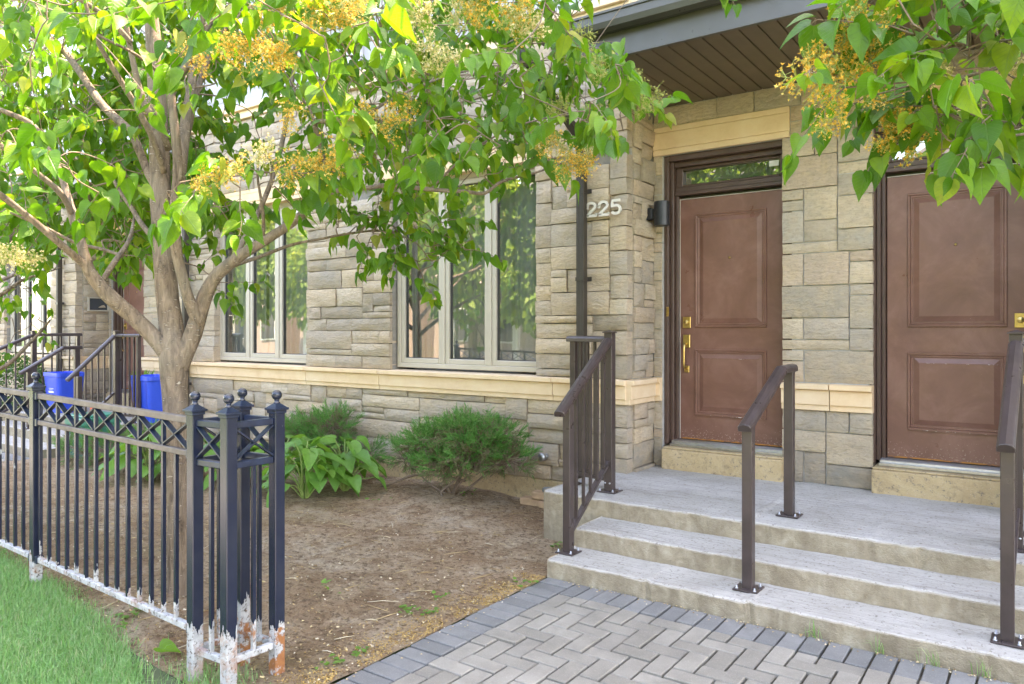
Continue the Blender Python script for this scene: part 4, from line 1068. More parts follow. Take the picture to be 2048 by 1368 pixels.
# ------------------------------------------------------------------ leaves, flower clusters and trees
def leaf_local(kind, fold, droop, r):
    """heart-shaped blade: base at the origin, tip along +Y, face +Z; 22 triangles"""
    if kind == 'lilac':
        half = [(.0, .0), (.20, -.075), (.36, .02), (.44, .20), (.40, .42), (.28, .64), (.13, .84), (.0, 1.08)]
        mid = [0, .0, .05, .21, .42, .64, .84, 1.08]
    else:
        half = [(.0, .0), (.16, -.03), (.29, .08), (.35, .26), (.33, .48), (.24, .70), (.11, .88), (.0, 1.0)]
        mid = [0, .0, .08, .26, .48, .70, .88, 1.0]
    V = []; F = []
    wv = r.uniform(.0, .13); ph = r.uniform(0, 6); sx = r.uniform(.76, 1.08); bend = r.uniform(-.16, .16); sy = r.uniform(.9, 1.12)
    def z(x, y): return abs(x) * fold - droop * max(0, y) ** 2 + wv * math.sin(7 * y + ph) * abs(x)
    for y in mid[1:]: V.append((0, max(y, 0), z(0, y)))
    m = len(mid) - 1
    for sgn in (-1, 1):
        b = len(V)
        for x, y in half[1:-1]: V.append((sgn * x, y, z(x, y)))
        k = len(half) - 2
        for i in range(k):
            a0, a1 = i, min(i + 1, m - 1); 
            if i < k - 1: q = (a0, b + i, b + i + 1, a1)
            else: q = (a0, b + i, a1)
            F.append(q if sgn > 0 else q[::-1])
    A = np.array(V); uv = A[:, :2].copy()
    A[:, 0] = A[:, 0] * sx + bend * A[:, 1] ** 2; A[:, 1] *= sy
    return A, F
def set_uv(me, uvs):
    n = len(me.loops); vi = np.empty(n, np.int32); me.loops.foreach_get('vertex_index', vi)
    me.uv_layers.new(name='UVMap').data.foreach_set('uv', np.asarray(uvs, np.float32)[vi].ravel())
LV = [leaf_local('lilac', rng.uniform(.08, .6), rng.uniform(.05, .42), rng) for _ in range(16)]
LEAFMESH = []
for V, F in LV:
    b = MB(); b.add([tuple(v) for v in V], F, True); me = b.mesh('leaf'); set_uv(me, V[:, :2]); me.materials.append(M['leaf']); LEAFMESH.append(me)
def basis(d, n):
    d = d.normalized(); n = (n - d * n.dot(d))
    if n.length < 1e-4: n = d.orthogonal()
    n.normalize(); x = d.cross(n)
    return Matrix((x, d, n)).transposed()
def joined_leaves(name, leaves, mat, parent, locals_=LV):
    """all the leaves of the list in one mesh"""
    off = np.array(wloc(parent)); VV = []; FF = []; UV = []; base = 0
    for p, d, n, s, k in leaves:
        V, F = locals_[k]; B = np.array(basis(d, n)); VV.append((V * s) @ B.T + np.array(p) - off)
        FF += [tuple(i + base for i in f) for f in F]; base += len(V); UV.append(V[:, :2])
    me = bpy.data.meshes.new(name); me.from_pydata(np.concatenate(VV).tolist(), [], FF); me.polygons.foreach_set('use_smooth', [True] * len(FF)); me.update()
    set_uv(me, np.concatenate(UV)); me.materials.append(mat); o = bpy.data.objects.new(name, me); link(o, parent); tag(o, kind='stuff'); return o
def panicle_mesh(seed, mat, length=.22, width=.15, dense=.75, bloom=True):
    """conical flower cluster along +Y: axis, side stems, stalklets and tiny four-petalled florets"""
    r = random.Random(seed); st = MB(); fl = MB(); L = length
    st.tube([(0, 0, 0), (.004, L * .5, .003), (0, L, 0)], [.0022, .0016, .0007], 4)
    nn = 11
    for i in range(nn):
        y = L * (.10 + .86 * i / nn); wl = width * (1 - .75 * i / nn) * r.uniform(.75, 1.1)
        for q in range(3):
            a = r.uniform(0, 6.28); d = Vector((math.cos(a), r.uniform(.2, .7), math.sin(a))).normalized(); p0 = Vector((0, y, 0)); p1 = p0 + d * wl * .8
            st.tube([p0, p1], [.0016, .0009], 3, False)
            ns = max(3, int(wl / .010 * dense))
            for k in range(ns):
                p = p0 + (p1 - p0) * ((k + 1) / ns) ; e = Vector((r.gauss(0, 1), r.gauss(0, 1) + .4, r.gauss(0, 1))).normalized(); tip = p + e * r.uniform(.012, .030)
                st.tube([p, tip], [.0009, .0007], 3, False)
                if bloom or r.random() < .35:
                    sz = r.uniform(.0050, .0085); B = basis(e, Vector((r.gauss(0, 1), r.gauss(0, 1), r.gauss(0, 1))))
                    x, z = B @ Vector((1, 0, 0)), B @ Vector((0, 0, 1))
                    for (u, v) in ((x, z), (z, x)):
                        fl.add([tip - u * sz * 1.3 + e * sz * .9, tip - v * sz * .5, tip + u * sz * 1.3 + e * sz * .9, tip + v * sz * .5], [(0, 1, 2, 3)])
    me = bpy.data.meshes.new('flower_cluster'); n0 = len(st.v)
    me.from_pydata(st.v + fl.v, [], st.f + [tuple(i + n0 for i in f) for f in fl.f])
    me.materials.append(M['flowerstem']); me.materials.append(mat)
    me.polygons.foreach_set('material_index', [0] * len(st.f) + [1] * len(fl.f)); me.update(); return me
PAN = {'o': [panicle_mesh(1, M['flower']), panicle_mesh(2, M['flower'], .27, .17), panicle_mesh(3, M['flower'], .19, .13, 1.0)],
       'p': [panicle_mesh(4, M['flower_pale'], .2, .13), panicle_mesh(5, M['flower_pale'], .23, .12, 1.2)],
       'g': [panicle_mesh(6, M['flower_green'], .20, .15, .9, False), panicle_mesh(7, M['flower_green'], .18, .14, 1.0, False)]}
DOWN = Vector((0, 0, -1))
def spray(P, D, length, r, out, twigs, size=.105, pairs=5, droop=.35):
    """a leafy shoot from P along D: opposite leaves hanging from it"""
    D = D.normalized(); pts = [P]; d = D.copy()
    for i in range(pairs):
        d = (d + DOWN * droop * .25 + Vector((r.gauss(0, .12), r.gauss(0, .12), r.gauss(0, .1)))).normalized(); pts.append(pts[-1] + d * length / pairs)
    twigs.append((pts, [.0032 * (1 - .7 * i / pairs) for i in range(pairs + 1)]))
    for i in range(1, pairs + 1):
        d = (pts[i] - pts[i - 1]).normalized(); side = d.cross(Vector((0, 0, 1)))
        if side.length < .1: side = Vector((1, 0, 0))
        side.normalize(); ang = r.uniform(-.7, .7)
        for sg in ((-1, 1, 0) if i == pairs else (-1, 1)):
            if r.random() < .06: continue
            lat = (side * sg * math.cos(ang) + Vector((0, 0, 1)) * math.sin(ang) * sg)
            ld = (lat * (.75 if sg else 0) + d * (.35 if sg else 1) + DOWN * r.uniform(.45, 1.15) + Vector((r.gauss(0, .2), r.gauss(0, .2), r.gauss(0, .2)))).normalized()
            pet = pts[i] + (lat * .6 + d * .3 + DOWN * .25).normalized() * .02
            twigs.append(([pts[i], pet], [.0013, .0010]))
            nrm = Vector((r.gauss(0, .55), r.gauss(0, .55), r.uniform(.25, 1.2))) + lat * .3
            out.append((pet, ld, nrm, size * r.choice((1, 1, 1, .7)) * r.uniform(.62, 1.25), r.randrange(len(LV))))
    return pts[-1], d
def grow_tree(name, base, label, limbs, anchors, group, seed, panicles=(), n_single=300, leafsize=.088, hero=()):
    """limbs: list of (name, points, radii, sides); anchors: points where leafy shoots grow, each joined to the nearest limb"""
    r = random.Random(seed); t = thing(name, base, label, 'tree', group)
    skel = []
    for nm, P, rad, n in limbs:
        pts = catmull(P, 5); rr = lerpl(rad, 5); b = MB(); b.tube(pts, rr, n, wob=.10, seed=seed); b.build(nm, M['bark'], t)
        for p, q in zip(pts, rr):
            if nm != 'trunk' or p.z > 1.3: skel.append((p, q))
    SP = np.array([tuple(p) for p, q in skel]); leaves = []; twigs = []; nodes = SP.copy(); isnode = [q for p, q in skel]
    order = sorted(anchors, key=lambda a: float(np.min(np.sum((SP - np.array(tuple(a[0]))) ** 2, 1))))
    for P, sz, pr in order:
        pn = np.array(tuple(P)); dd = np.sum((nodes - pn) ** 2, 1); k = int(np.argmin(dd)); q = Vector(nodes[k]); dist = math.sqrt(dd[k])
        v = (P - q)
        if dist > .04:
            mid = q + v * .5 + Vector((r.gauss(0, .04), r.gauss(0, .04), .06 * dist + r.gauss(0, .03)))
            c = catmull([q, mid, P], 4); r0 = min(isnode[k] * .7, .004 + .007 * dist); twigs.append((c, [r0 + (.0032 - r0) * i / (len(c) - 1) for i in range(len(c))]))
            nodes = np.vstack([nodes, np.array([tuple(x) for x in c[3:]])]); isnode += [.004] * len(c[3:])
        D = v.normalized() if dist > .02 else Vector((r.gauss(0, 1), r.gauss(0, 1), .1))
        D = (D * .7 + Vector((r.gauss(0, .5), r.gauss(0, .5), r.gauss(0, .25)))).normalized()
        spray(P, D, .26 * sz, r, leaves, twigs, leafsize * sz, pr)
    tb = MB()
    for c, rr in twigs: tb.tube(c, rr, 4, False)
    tag(tb.build('twigs', M['twig'], t), kind='stuff')
    def key(L):
        u, v, d = pix(L[0])
        return L[3] / d if (-20 < u < 2068 and -20 < v < 1380 and d > .3) else 0
    leaves.sort(key=key, reverse=True)
    tl = wloc(t)
    for p, d, n, s, k in leaves[:n_single]:
        o = bpy.data.objects.new('leaf', LEAFMESH[k]); link(o, t)
        o.matrix_local = Matrix.Translation(p - tl) @ (basis(d, n).to_4x4() @ Matrix.Scale(s, 4))
    joined_leaves('foliage', leaves[n_single:], M['leaf'], t)
    for P, D, kind, sc in panicles:
        o = bpy.data.objects.new('flower_cluster', r.choice(PAN[kind])); link(o, t)
        o.matrix_local = Matrix.Translation(P - tl) @ (basis(D, Vector((r.gauss(0, 1), r.gauss(0, 1), .3))).to_4x4() @ Matrix.Scale(sc, 4))
    return t
def limb(nm, pts, wpx, n=8):
    """limb given as photograph pixels with distance; widths in pixels at those points"""
    P = [at(*p) for p in pts]; return (nm, P, [w * .80 / 2 * p[2] / FPX for w, p in zip(wpx, pts)], n)
TB = at_z(362, 1195, .03); TD = pix(TB)[2]
LIMBS = [
    ('trunk', [Vector((TB.x + .01, TB.y, -.1)), TB + Vector((0, 0, .06)), at(359, 1000, TD), at(353, 860, TD), at(349, 770, TD), at(347, 715, TD), at(343, 660, TD + .02), at(336, 600, TD + .03), at(328, 500, TD + .05), at(322, 400, TD + .06), at(319, 300, TD + .08), at(315, 200, TD + .1), at(309, 100, TD + .12), at(300, 0, TD + .14), at(290, -150, TD + .15), at(285, -300, TD + .15)],
     [w * TD / 2 / FPX for w in (66, 54, 47, 47, 50, 55, 48, 44, 41, 40, 38, 35, 31, 26, 20, 12)], 16),
    limb('branch', [(352, 790, TD), (346, 730, TD), (316, 684, TD - .03), (265, 632, TD - .08), (215, 588, TD - .15), (180, 545, TD - .2), (166, 500, TD - .22), (150, 445, TD - .2), (138, 405, TD - .18), (122, 350, TD - .15), (92, 290, TD - .1), (62, 247, TD - .08), (0, 219, TD - .1), (-80, 180, TD - .15)], [30, 44, 42, 38, 38, 30, 24, 24, 20, 16, 14, 13, 12, 8], 12),
    limb('branch', [(182, 548, TD - .2), (160, 522, TD - .25), (95, 466, TD - .4), (50, 428, TD - .5), (0, 388, TD - .6), (-90, 330, TD - .8)], [24, 19, 17, 15, 14, 9], 10),
    limb('branch', [(145, 430, TD - .2), (120, 385, TD - .3), (60, 335, TD - .45), (0, 290, TD - .6), (-70, 240, TD - .7)], [14, 15, 14, 12, 7], 8),
    limb('branch', [(352, 800, TD), (358, 740, TD), (386, 668, TD + .0), (404, 610, TD), (430, 555, TD - .02), (480, 512, TD - .05), (530, 480, TD - .06), (582, 447, TD - .08), (630, 405, TD - .1), (668, 383, TD - .1), (735, 376, TD - .08), (778, 371, TD - .02), (873, 380, TD + .05), (928, 383, TD + .12), (970, 386, TD + .18), (1004, 363, TD + .24), (1072, 345, TD + .3), (1140, 320, TD + .35)], [28, 44, 44, 38, 32, 27, 25, 22, 18, 12, 12, 12, 11, 10, 9, 8, 6, 3], 12),
    limb('branch', [(399, 648, TD), (378, 600, TD - .06), (362, 545, TD - .1), (352, 490, TD - .12), (350, 420, TD - .14), (356, 340, TD - .14), (350, 260, TD - .14), (342, 190, TD - .15), (345, 166, TD - .16), (378, 125, TD - .2), (402, 70, TD - .25), (408, 0, TD - .3), (412, -90, TD - .3)], [34, 28, 26, 26, 26, 24, 22, 20, 22, 17, 14, 12, 6], 10),
    limb('branch', [(344, 175, TD - .16), (322, 148, TD - .22), (270, 108, TD - .35), (215, 80, TD - .5), (178, 62, TD - .6)], [12, 9, 8, 7, 4], 7),
    limb('branch', [(350, 440, TD + .04), (361, 350, TD + .08), (368, 270, TD + .14), (380, 190, TD + .2), (390, 130, TD + .24), (410, 60, TD + .3), (438, 20, TD + .36), (450, -60, TD + .4)], [26, 28, 28, 24, 20, 16, 13, 8], 10),
    limb('branch', [(362, 330, TD + .1), (378, 250, TD + .22), (398, 170, TD + .32), (440, 70, TD + .45), (512, 12, TD + .55), (600, -30, TD + .6)], [16, 17, 15, 13, 10, 6], 8),
    limb('branch', [(328, 345, TD), (310, 290, TD - .1), (290, 245, TD - .18), (262, 195, TD - .28), (222, 130, TD - .4), (192, 75, TD - .5), (175, 20, TD - .55), (150, -60, TD - .6)], [16, 15, 15, 14, 13, 11, 9, 5], 9),
    limb('branch', [(338, 300, TD - .02), (318, 250, TD - .1), (288, 205, TD - .16), (270, 140, TD - .2), (257, 75, TD - .24), (246, 0, TD - .28), (240, -80, TD - .3)], [18, 18, 17, 14, 13, 11, 6], 9),
    limb('branch', [(262, 85, TD - .24), (235, 55, TD - .3), (200, 25, TD - .36), (155, -5, TD - .42), (90, -50, TD - .5)], [13, 14, 13, 12, 7], 8),
    limb('branch', [(324, 390, TD + .06), (300, 352, TD + .16), (280, 305, TD + .24), (262, 265, TD + .3), (205, 210, TD + .4), (160, 145, TD + .5), (125, 100, TD + .55), (75, 65, TD + .6), (10, 20, TD + .65)], [22, 21, 21, 22, 20, 17, 15, 12, 7], 9),
    limb('branch', [(447, 545, TD), (470, 530, TD + .08), (520, 513, TD + .2), (582, 490, TD + .32), (640, 478, TD + .42), (700, 467, TD + .5), (770, 462, TD + .58), (830, 485, TD + .6), (860, 520, TD + .6)], [14, 12, 10, 8, 6, 6, 5, 4, 3], 7),
    limb('branch', [(470, 516, TD - .05), (484, 485, TD + .0), (505, 450, TD + .1), (540, 370, TD + .25), (561, 298, TD + .35), (576, 222, TD + .45), (590, 120, TD + .5), (600, 20, TD + .5)], [17, 15, 13, 12, 12, 11, 9, 5], 8),
    limb('branch', [(612, 425, TD - .1), (640, 370, TD - .14), (648, 325, TD - .2), (638, 280, TD - .26), (630, 246, TD - .3), (665, 243, TD - .34), (720, 238, TD - .4), (800, 240, TD - .42), (860, 242, TD - .45)], [12, 11, 11, 11, 12, 10, 9, 7, 4], 8),
    limb('branch', [(630, 248, TD - .3), (618, 215, TD - .3), (600, 190, TD - .3), (560, 130, TD - .35)], [8, 6, 5, 3], 6),
    limb('branch', [(525, 482, TD - .06), (527, 450, TD - .1), (524, 410, TD - .16), (515, 350, TD - .25), (520, 300, TD - .3)], [10, 9, 8, 6, 4], 6),
    limb('branch', [(720, 238, TD - .4), (800, 190, TD - .3), (900, 150, TD - .1), (1000, 130, TD), (1100, 120, TD + .1)], [8, 7, 6, 5, 3], 6),
    limb('branch', [(860, 380, TD + .05), (910, 330, TD), (960, 290, TD), (1040, 250, TD + .1), (1140, 230, TD + .2), (1240, 240, TD + .2)], [7, 6, 5, 5, 4, 3], 6),
    limb('branch', [(310, 480, TD + .02), (285, 450, TD + .1), (262, 415, TD + .2), (232, 370, TD + .3), (220, 330, TD + .4)], [14, 13, 11, 8, 5], 7),
    limb('branch', [(205, 560, TD - .16), (232, 520, TD + .0), (258, 480, TD + .1), (270, 430, TD + .2)], [14, 14, 10, 6], 7),
    limb('branch', [(245, 512, TD + .04), (210, 500, TD + .1), (150, 485, TD), (90, 455, TD - .1), (20, 425, TD - .2)], [9, 9, 9, 8, 5], 6),
]
# where the crown shows in the picture, so that shoots do not grow across the doors, windows and lower wall
CROWN = [(-60, -60), (1130, -60), (1175, 60), (1190, 130), (1180, 180), (1285, 200), (1290, 262), (1180, 312), (1085, 370), (1000, 395), (975, 440), (950, 430), (900, 400), (820, 405), (690, 395), (600, 420), (500, 470), (420, 500),
         (395, 400), (390, 480), (300, 560), (220, 575), (190, 520), (120, 520), (60, 560), (-60, 520)]
HANG = [(630, 430), (700, 410), (790, 425), (900, 440), (950, 520), (925, 575), (860, 590), (790, 560), (700, 505), (640, 490)]
LIMBZONE = [(90, 60), (250, 10), (430, 100), (410, 330), (340, 400), (345, 640), (200, 590), (100, 500), (20, 400), (-10, 230), (60, 200)]
GAPS = [[(415, 190), (470, 150), (560, 170), (600, 260), (640, 330), (540, 330), (450, 320), (400, 260)], [(1130, -60), (1120, 60), (1160, 150), (1200, 185), (1340, 190), (1340, -60)], [(395, 330), (520, 320), (600, 350), (520, 470), (430, 480)]]
r1 = random.Random(11)
anch = []
def ok_crown(p):
    u, v, d = pix(p)
    if d < 2.35 or p.y > 4.75 or p.z < 1.2: return False
    v += 55 * 4 / d                                  # leaves hang below their shoot
    if -30 < u < 2078 and -10 < v < 1400:
        if any(inpoly(u, v, g) for g in GAPS) and r1.random() < .8: return False
        if d < TD + .25 and inpoly(u, v, LIMBZONE) and r1.random() < .88: return False
        return inpoly(u, v, CROWN)
    return True
C0 = Vector((-3.55, 2.65, 3.55))
while len(anch) < 430:
    p = Vector((r1.gauss(0, 1), r1.gauss(0, 1), r1.gauss(0, 1))).normalized() * (r1.random() ** .33)
    p = C0 + Vector((p.x * 2.5, p.y * 1.75, p.z * 2.0))
    if pix(p)[1] < -60 and r1.random() < .45: continue
    if ok_crown(p): anch.append((p, r1.uniform(.85, 1.15), r1.choice((4, 5, 5, 6))))
n = 0
while n < 290:                                      # the side of the crown towards the street and the steps
    u, v, d = r1.uniform(-30, 1250), r1.uniform(-40, 560), r1.uniform(3.2, 5.3)
    if u > 900 and d < 3.4: d += .8
    p = at(u, v, d)
    if ok_crown(p): anch.append((p, r1.uniform(.8, 1.1), r1.choice((3, 4, 5)))); n += 1
n = 0
while n < 250:                                      # deep, shaded part of the crown behind the limbs
    u, v, d = r1.uniform(-30, 460), r1.uniform(-40, 560), r1.uniform(4.45, 5.9)
    p = at(u, v, d)
    if ok_crown(p): anch.append((p, r1.uniform(.8, 1.1), 5)); n += 1
for k in range(36):
    while True:
        u, v = r1.uniform(630, 950), r1.uniform(410, 590)
        if inpoly(u, v + 40, HANG): break
    anch.append((at(u, v, TD + .5 + r1.uniform(-.12, .15)), .9, 4))
for u, v, d, s in ((640, 95, 2.75, 1.25), (700, 110, 2.75, 1.3), (735, 70, 2.8, 1.2), (610, 130, 2.9, 1.2), (660, 150, 2.8, 1.2), (440, 55, 3.0, 1.2), (400, 30, 3.0, 1.1), (330, 30, 3.0, 1.1), (130, 50, 3.0, 1.1), (70, 30, 3.1, 1.1), (60, 140, 3.0, 1.1), (230, 30, 3.0, 1.0),
                   (360, 390, 3.2, 1.1), (450, 380, 3.2, 1.15), (480, 400, 3.2, 1.15), (395, 400, 3.1, 1.1), (540, 370, 3.3, 1.1), (760, 130, 3.0, 1.15), (850, 170, 3.2, 1.1), (930, 150, 3.3, 1.1), (1040, 180, 3.5, 1.1), (880, 300, 3.3, 1.1), (1090, 30, 3.1, 1.15), (1140, 60, 3.4, 1.1), (940, 60, 3.2, 1.1),
                   (110, 330, 3.2, 1.1), (40, 330, 3.2, 1.1), (160, 330, 3.4, 1.1), (1210, 250, 4.2, 1.1), (1260, 255, 4.2, 1.1), (1170, 140, 3.9, 1.1), (1200, 262, 4.3, .9), (1225, 230, 4.1, 1.15), (1275, 245, 4.2, 1.0), (1180, 235, 4.0, 1.1), (1240, 255, 4.2, 1.0), (1150, 175, 3.8, 1.1), (1100, 170, 3.7, 1.1), (440, 590, 4.3, .9), (425, 600, 4.35, .9), (400, 560, 4.3, .9), (250, 520, 4.3, .95), (275, 535, 4.3, .95), (230, 505, 4.2, .95)):
    anch.append((at(u, v - 25, d), s, 4))
pan = []
def pn(u, v, d, kind, sc, du=0, dv=-1):
    p = at(u, v, d); q = at(u + du * 60, v + dv * 60, d); pan.append((p, (q - p) + Vector((0, 0, .02)), kind, sc))
for a in ((430, 105, 3.0, 'o', .9, 1, -.1), (470, 95, 3.0, 'o', .9, 1, .3), (520, 60, 2.9, 'o', .95, .6, -.6), (590, 55, 2.9, 'o', 1.0, .9, -.3), (650, 50, 2.9, 'o', 1.0, 1, -.4), (690, 30, 3.0, 'p', .9, .7, -.6), (520, 110, 3.0, 'o', .8, .8, .3),
          (375, 375, 3.1, 'o', .8, 1, -.2), (430, 370, 3.1, 'o', .8, .8, -.5), (540, 345, 3.2, 'o', .8, 1, -.1), (500, 330, 3.2, 'p', .75, .7, -.6), (610, 335, 3.3, 'o', .75, 1, .1), (720, 275, 3.2, 'o', .85, .2, -.9), (745, 262, 3.2, 'o', .85, .9, -.4), (700, 275, 3.2, 'o', .8, -.4, .8),
          (800, 140, 3.0, 'p', 1.0, .7, -.6), (840, 125, 3.0, 'p', .95, 1, 0), (820, 60, 3.0, 'p', 1.0, .3, -1), (900, 60, 3.1, 'p', 1.0, .6, -.8), (950, 70, 3.1, 'o', 1.0, .1, -1), (990, 60, 3.1, 'o', .95, .8, -.6), (1010, 20, 3.1, 'p', .9, .6, .5),
          (1110, 110, 3.6, 'g', 1.1, .8, -.4), (1130, 120, 3.6, 'g', 1.1, .6, .3), (1240, 205, 4.1, 'g', 1.15, .6, -.8), (1250, 200, 4.1, 'g', 1.1, .9, 0), (1120, 250, 3.9, 'g', .9, .1, -1), (1060, 300, 3.8, 'o', .85, .7, -.3), (1100, 320, 3.8, 'o', .9, .8, .3), (1130, 335, 3.8, 'o', .9, .9, -.2),
          (1170, 260, 4.0, 'g', .9, .5, -.7), (1085, 280, 3.9, 'p', .8, .9, .5), (40, 520, 3.8, 'p', .9, -1, -.1), (20, 530, 3.9, 'p', .9, .9, -.1), (380, 70, 3.2, 'o', .7, .3, 1), (590, 200, 3.2, 'o', .6, -.2, 1), (560, 35, 2.9, 'p', .8, .5, -1), (1195, 300, 4.3, 'p', .6, -.6, .4)):
    pn(*a)
tree = grow_tree('lilac_tree', (TB.x, TB.y, 0), 'many-stemmed tree lilac with pale bark growing behind the iron fence', LIMBS, anch, 'tree lilacs in the front gardens', 21, pan)

def round_tree_limbs(base, r, toward=None, h0=1.3):
    b = Vector(base); L = [('trunk', [b + Vector((0, 0, -.1)), b + Vector((0, 0, .5)), b + Vector((.02, 0, h0)), b + Vector((.0, .05, h0 + 1.2)), b + Vector((.05, .05, h0 + 2.4))], [.10, .075, .075, .05, .02], 12)]
    for k in range(9):
        a = k * 2.4 + r.uniform(-.3, .3); l = r.uniform(1.3, 1.9); z = h0 + .12 * k
        d = Vector((math.cos(a), math.sin(a), 0)); s = b + Vector((0, 0, z))
        L.append(('branch', [s, s + d * l * .35 + Vector((0, 0, .35)), s + d * l * .7 + Vector((0, 0, .6)), s + d * l + Vector((0, 0, .7 + .1 * k))], [.035, .026, .017, .008], 8))
    return L
# second lilac, right of the path: only its branch tips reach into the picture
RB = Vector((1.28, 2.29, 0)); r2 = random.Random(5)
RL = round_tree_limbs(RB, r2)
RL += [limb('branch', [(2250, 250, 2.45), (2150, 150, 2.4), (2040, 130, 2.3), (1940, 150, 2.25), (1860, 170, 2.2), (1790, 190, 2.2)], [14, 11, 9, 7, 5, 3], 7),
       limb('branch', [(2250, 250, 2.45), (2150, 240, 2.4), (2048, 268, 2.35), (1990, 272, 2.3), (1930, 290, 2.3), (1880, 300, 2.3)], [12, 9, 7, 6, 4, 3], 7)]
RPOLY = [(1660, 200), (1760, 150), (1790, 60), (1840, 0), (1830, -60), (2110, -60), (2110, 225), (2040, 235), (1960, 272), (1880, 272), (1850, 235), (1760, 195), (1680, 200)]
ra = []; 
def ok_r(p):
    u, v, d = pix(p)
    if d < 1.7: return False if (-200 < u < 2300 and d > 0) else True
    if -40 < u < 2080 and -40 < v < 1400: return inpoly(u, v + 30 * 2.3 / d * 1.5, RPOLY)
    return p.z > 1.5
while len(ra) < 230:
    p = Vector((r2.gauss(0, 1), r2.gauss(0, 1), r2.gauss(0, 1))).normalized() * (r2.random() ** .33); p = RB + Vector((p.x * 2.0, p.y * 1.8, 3.3 + p.z * 1.7))
    if ok_r(p) and p.y < 4.3: ra.append((p, r2.uniform(.85, 1.1), 5))
for u, v, d, s in ((1690, 195, 2.25, .9), (1760, 190, 2.2, 1.0), (1640, 175, 2.2, .8), (1800, 150, 2.15, 1.0), (1830, 90, 2.1, 1.05), (1880, 60, 2.1, 1.1), (1900, 130, 2.15, 1.0), (1950, 100, 2.1, 1.1), (1990, 60, 2.05, 1.1), (1930, 20, 2.1, 1.1), (2010, 130, 2.2, 1.05), (2040, 60, 2.1, 1.1), (1960, 190, 2.25, 1.0), (2030, 200, 2.3, 1.0),
                   (1890, 250, 2.3, .9), (1930, 260, 2.3, .9), (1870, 270, 2.3, .85), (1970, 260, 2.3, .9), (2010, 250, 2.3, .9), (1900, 180, 2.25, .95), (1840, 190, 2.25, .9), (1985, -10, 2.1, 1.1), (1880, 0, 2.15, 1.0), (2040, 0, 2.1, 1.0), (1950, 240, 2.4, .9), (2045, 150, 2.2, 1.0)):
    ra.append((at(u, v - 20, d), s, 4))
k = 0
while k < 34:
    u, v = r2.uniform(1700, 2090), r2.uniform(-40, 290)
    if inpoly(u, v + 10, RPOLY): ra.append((at(u, v - 20, r2.uniform(2.05, 2.7)), r2.uniform(.85, 1.15), 4)); k += 1
pan = []
for a in ((1760, 150, 2.2, 'o', .95, -.9, -.7), (1740, 130, 2.2, 'o', .95, -.3, -1), (1720, 160, 2.2, 'o', 1.0, -1, -.3), (1690, 170, 2.2, 'o', .9, -1, .1), (1700, 190, 2.2, 'o', .7, -.3, .6), (1870, 270, 2.35, 'o', .9, -1, -.1), (1850, 285, 2.35, 'o', .8, -1, .2), (1830, 265, 2.35, 'o', .7, -1, -.5), (1900, 120, 2.15, 'p', .6, -.6, .6), (1980, 100, 2.15, 'p', .6, .6, .6)):
    pn(*a)
grow_tree('lilac_tree', RB, 'bright green lilac reaching in from the right edge above the near doors', RL, ra, 'tree lilacs in the front gardens', 33, pan, 200, .086)
# third lilac, left of the picture
LB = Vector((-8.1, 2.29, .06)); r3 = random.Random(9)
LL = round_tree_limbs(LB, r3)
LL += [limb('branch', [(-130, 700, 5.6), (-60, 715, 5.7), (0, 737, 5.8), (55, 690, 5.9), (88, 655, 6.0), (100, 640, 6.0)], [14, 12, 11, 9, 6, 4], 7),
       limb('branch', [(-130, 650, 5.6), (-50, 600, 5.7), (0, 590, 5.8), (45, 560, 5.9), (85, 548, 6.0), (120, 535, 6.1)], [14, 11, 10, 8, 5, 3], 7),
       limb('branch', [(-120, 600, 5.6), (-40, 530, 5.6), (10, 480, 5.7), (40, 440, 5.8), (70, 380, 5.9)], [30, 28, 26, 18, 10], 8)]
LPOLY = [(-60, -60), (330, -60), (330, 420), (230, 520), (120, 545), (60, 590), (-60, 640)]
la = []
while len(la) < 190:
    p = Vector((r3.gauss(0, 1), r3.gauss(0, 1), r3.gauss(0, 1))).normalized() * (r3.random() ** .33); p = LB + Vector((p.x * 2.3, p.y * 2.0, 3.3 + p.z * 1.9))
    u, v, d = pix(p)
    if p.y > 4.8: continue
    if -30 < u < 2080 and -30 < v < 1400 and not inpoly(u, v + 30, LPOLY): continue
    if p.z > 1.4: la.append((p, r3.uniform(.85, 1.1), 5))
for u, v, d in ((20, 600, 5.9), (45, 590, 5.9), (30, 680, 5.9), (60, 660, 6.0), (80, 650, 6.0), (15, 660, 5.9), (70, 560, 6.0), (110, 540, 6.0), (20, 545, 5.9)): la.append((at(u, v - 14, d), .9, 3))
grow_tree('lilac_tree', LB, 'leafy lilac branches reaching in at the left edge below the crown', LL, la, 'tree lilacs in the front gardens', 44, (), 60, .09)

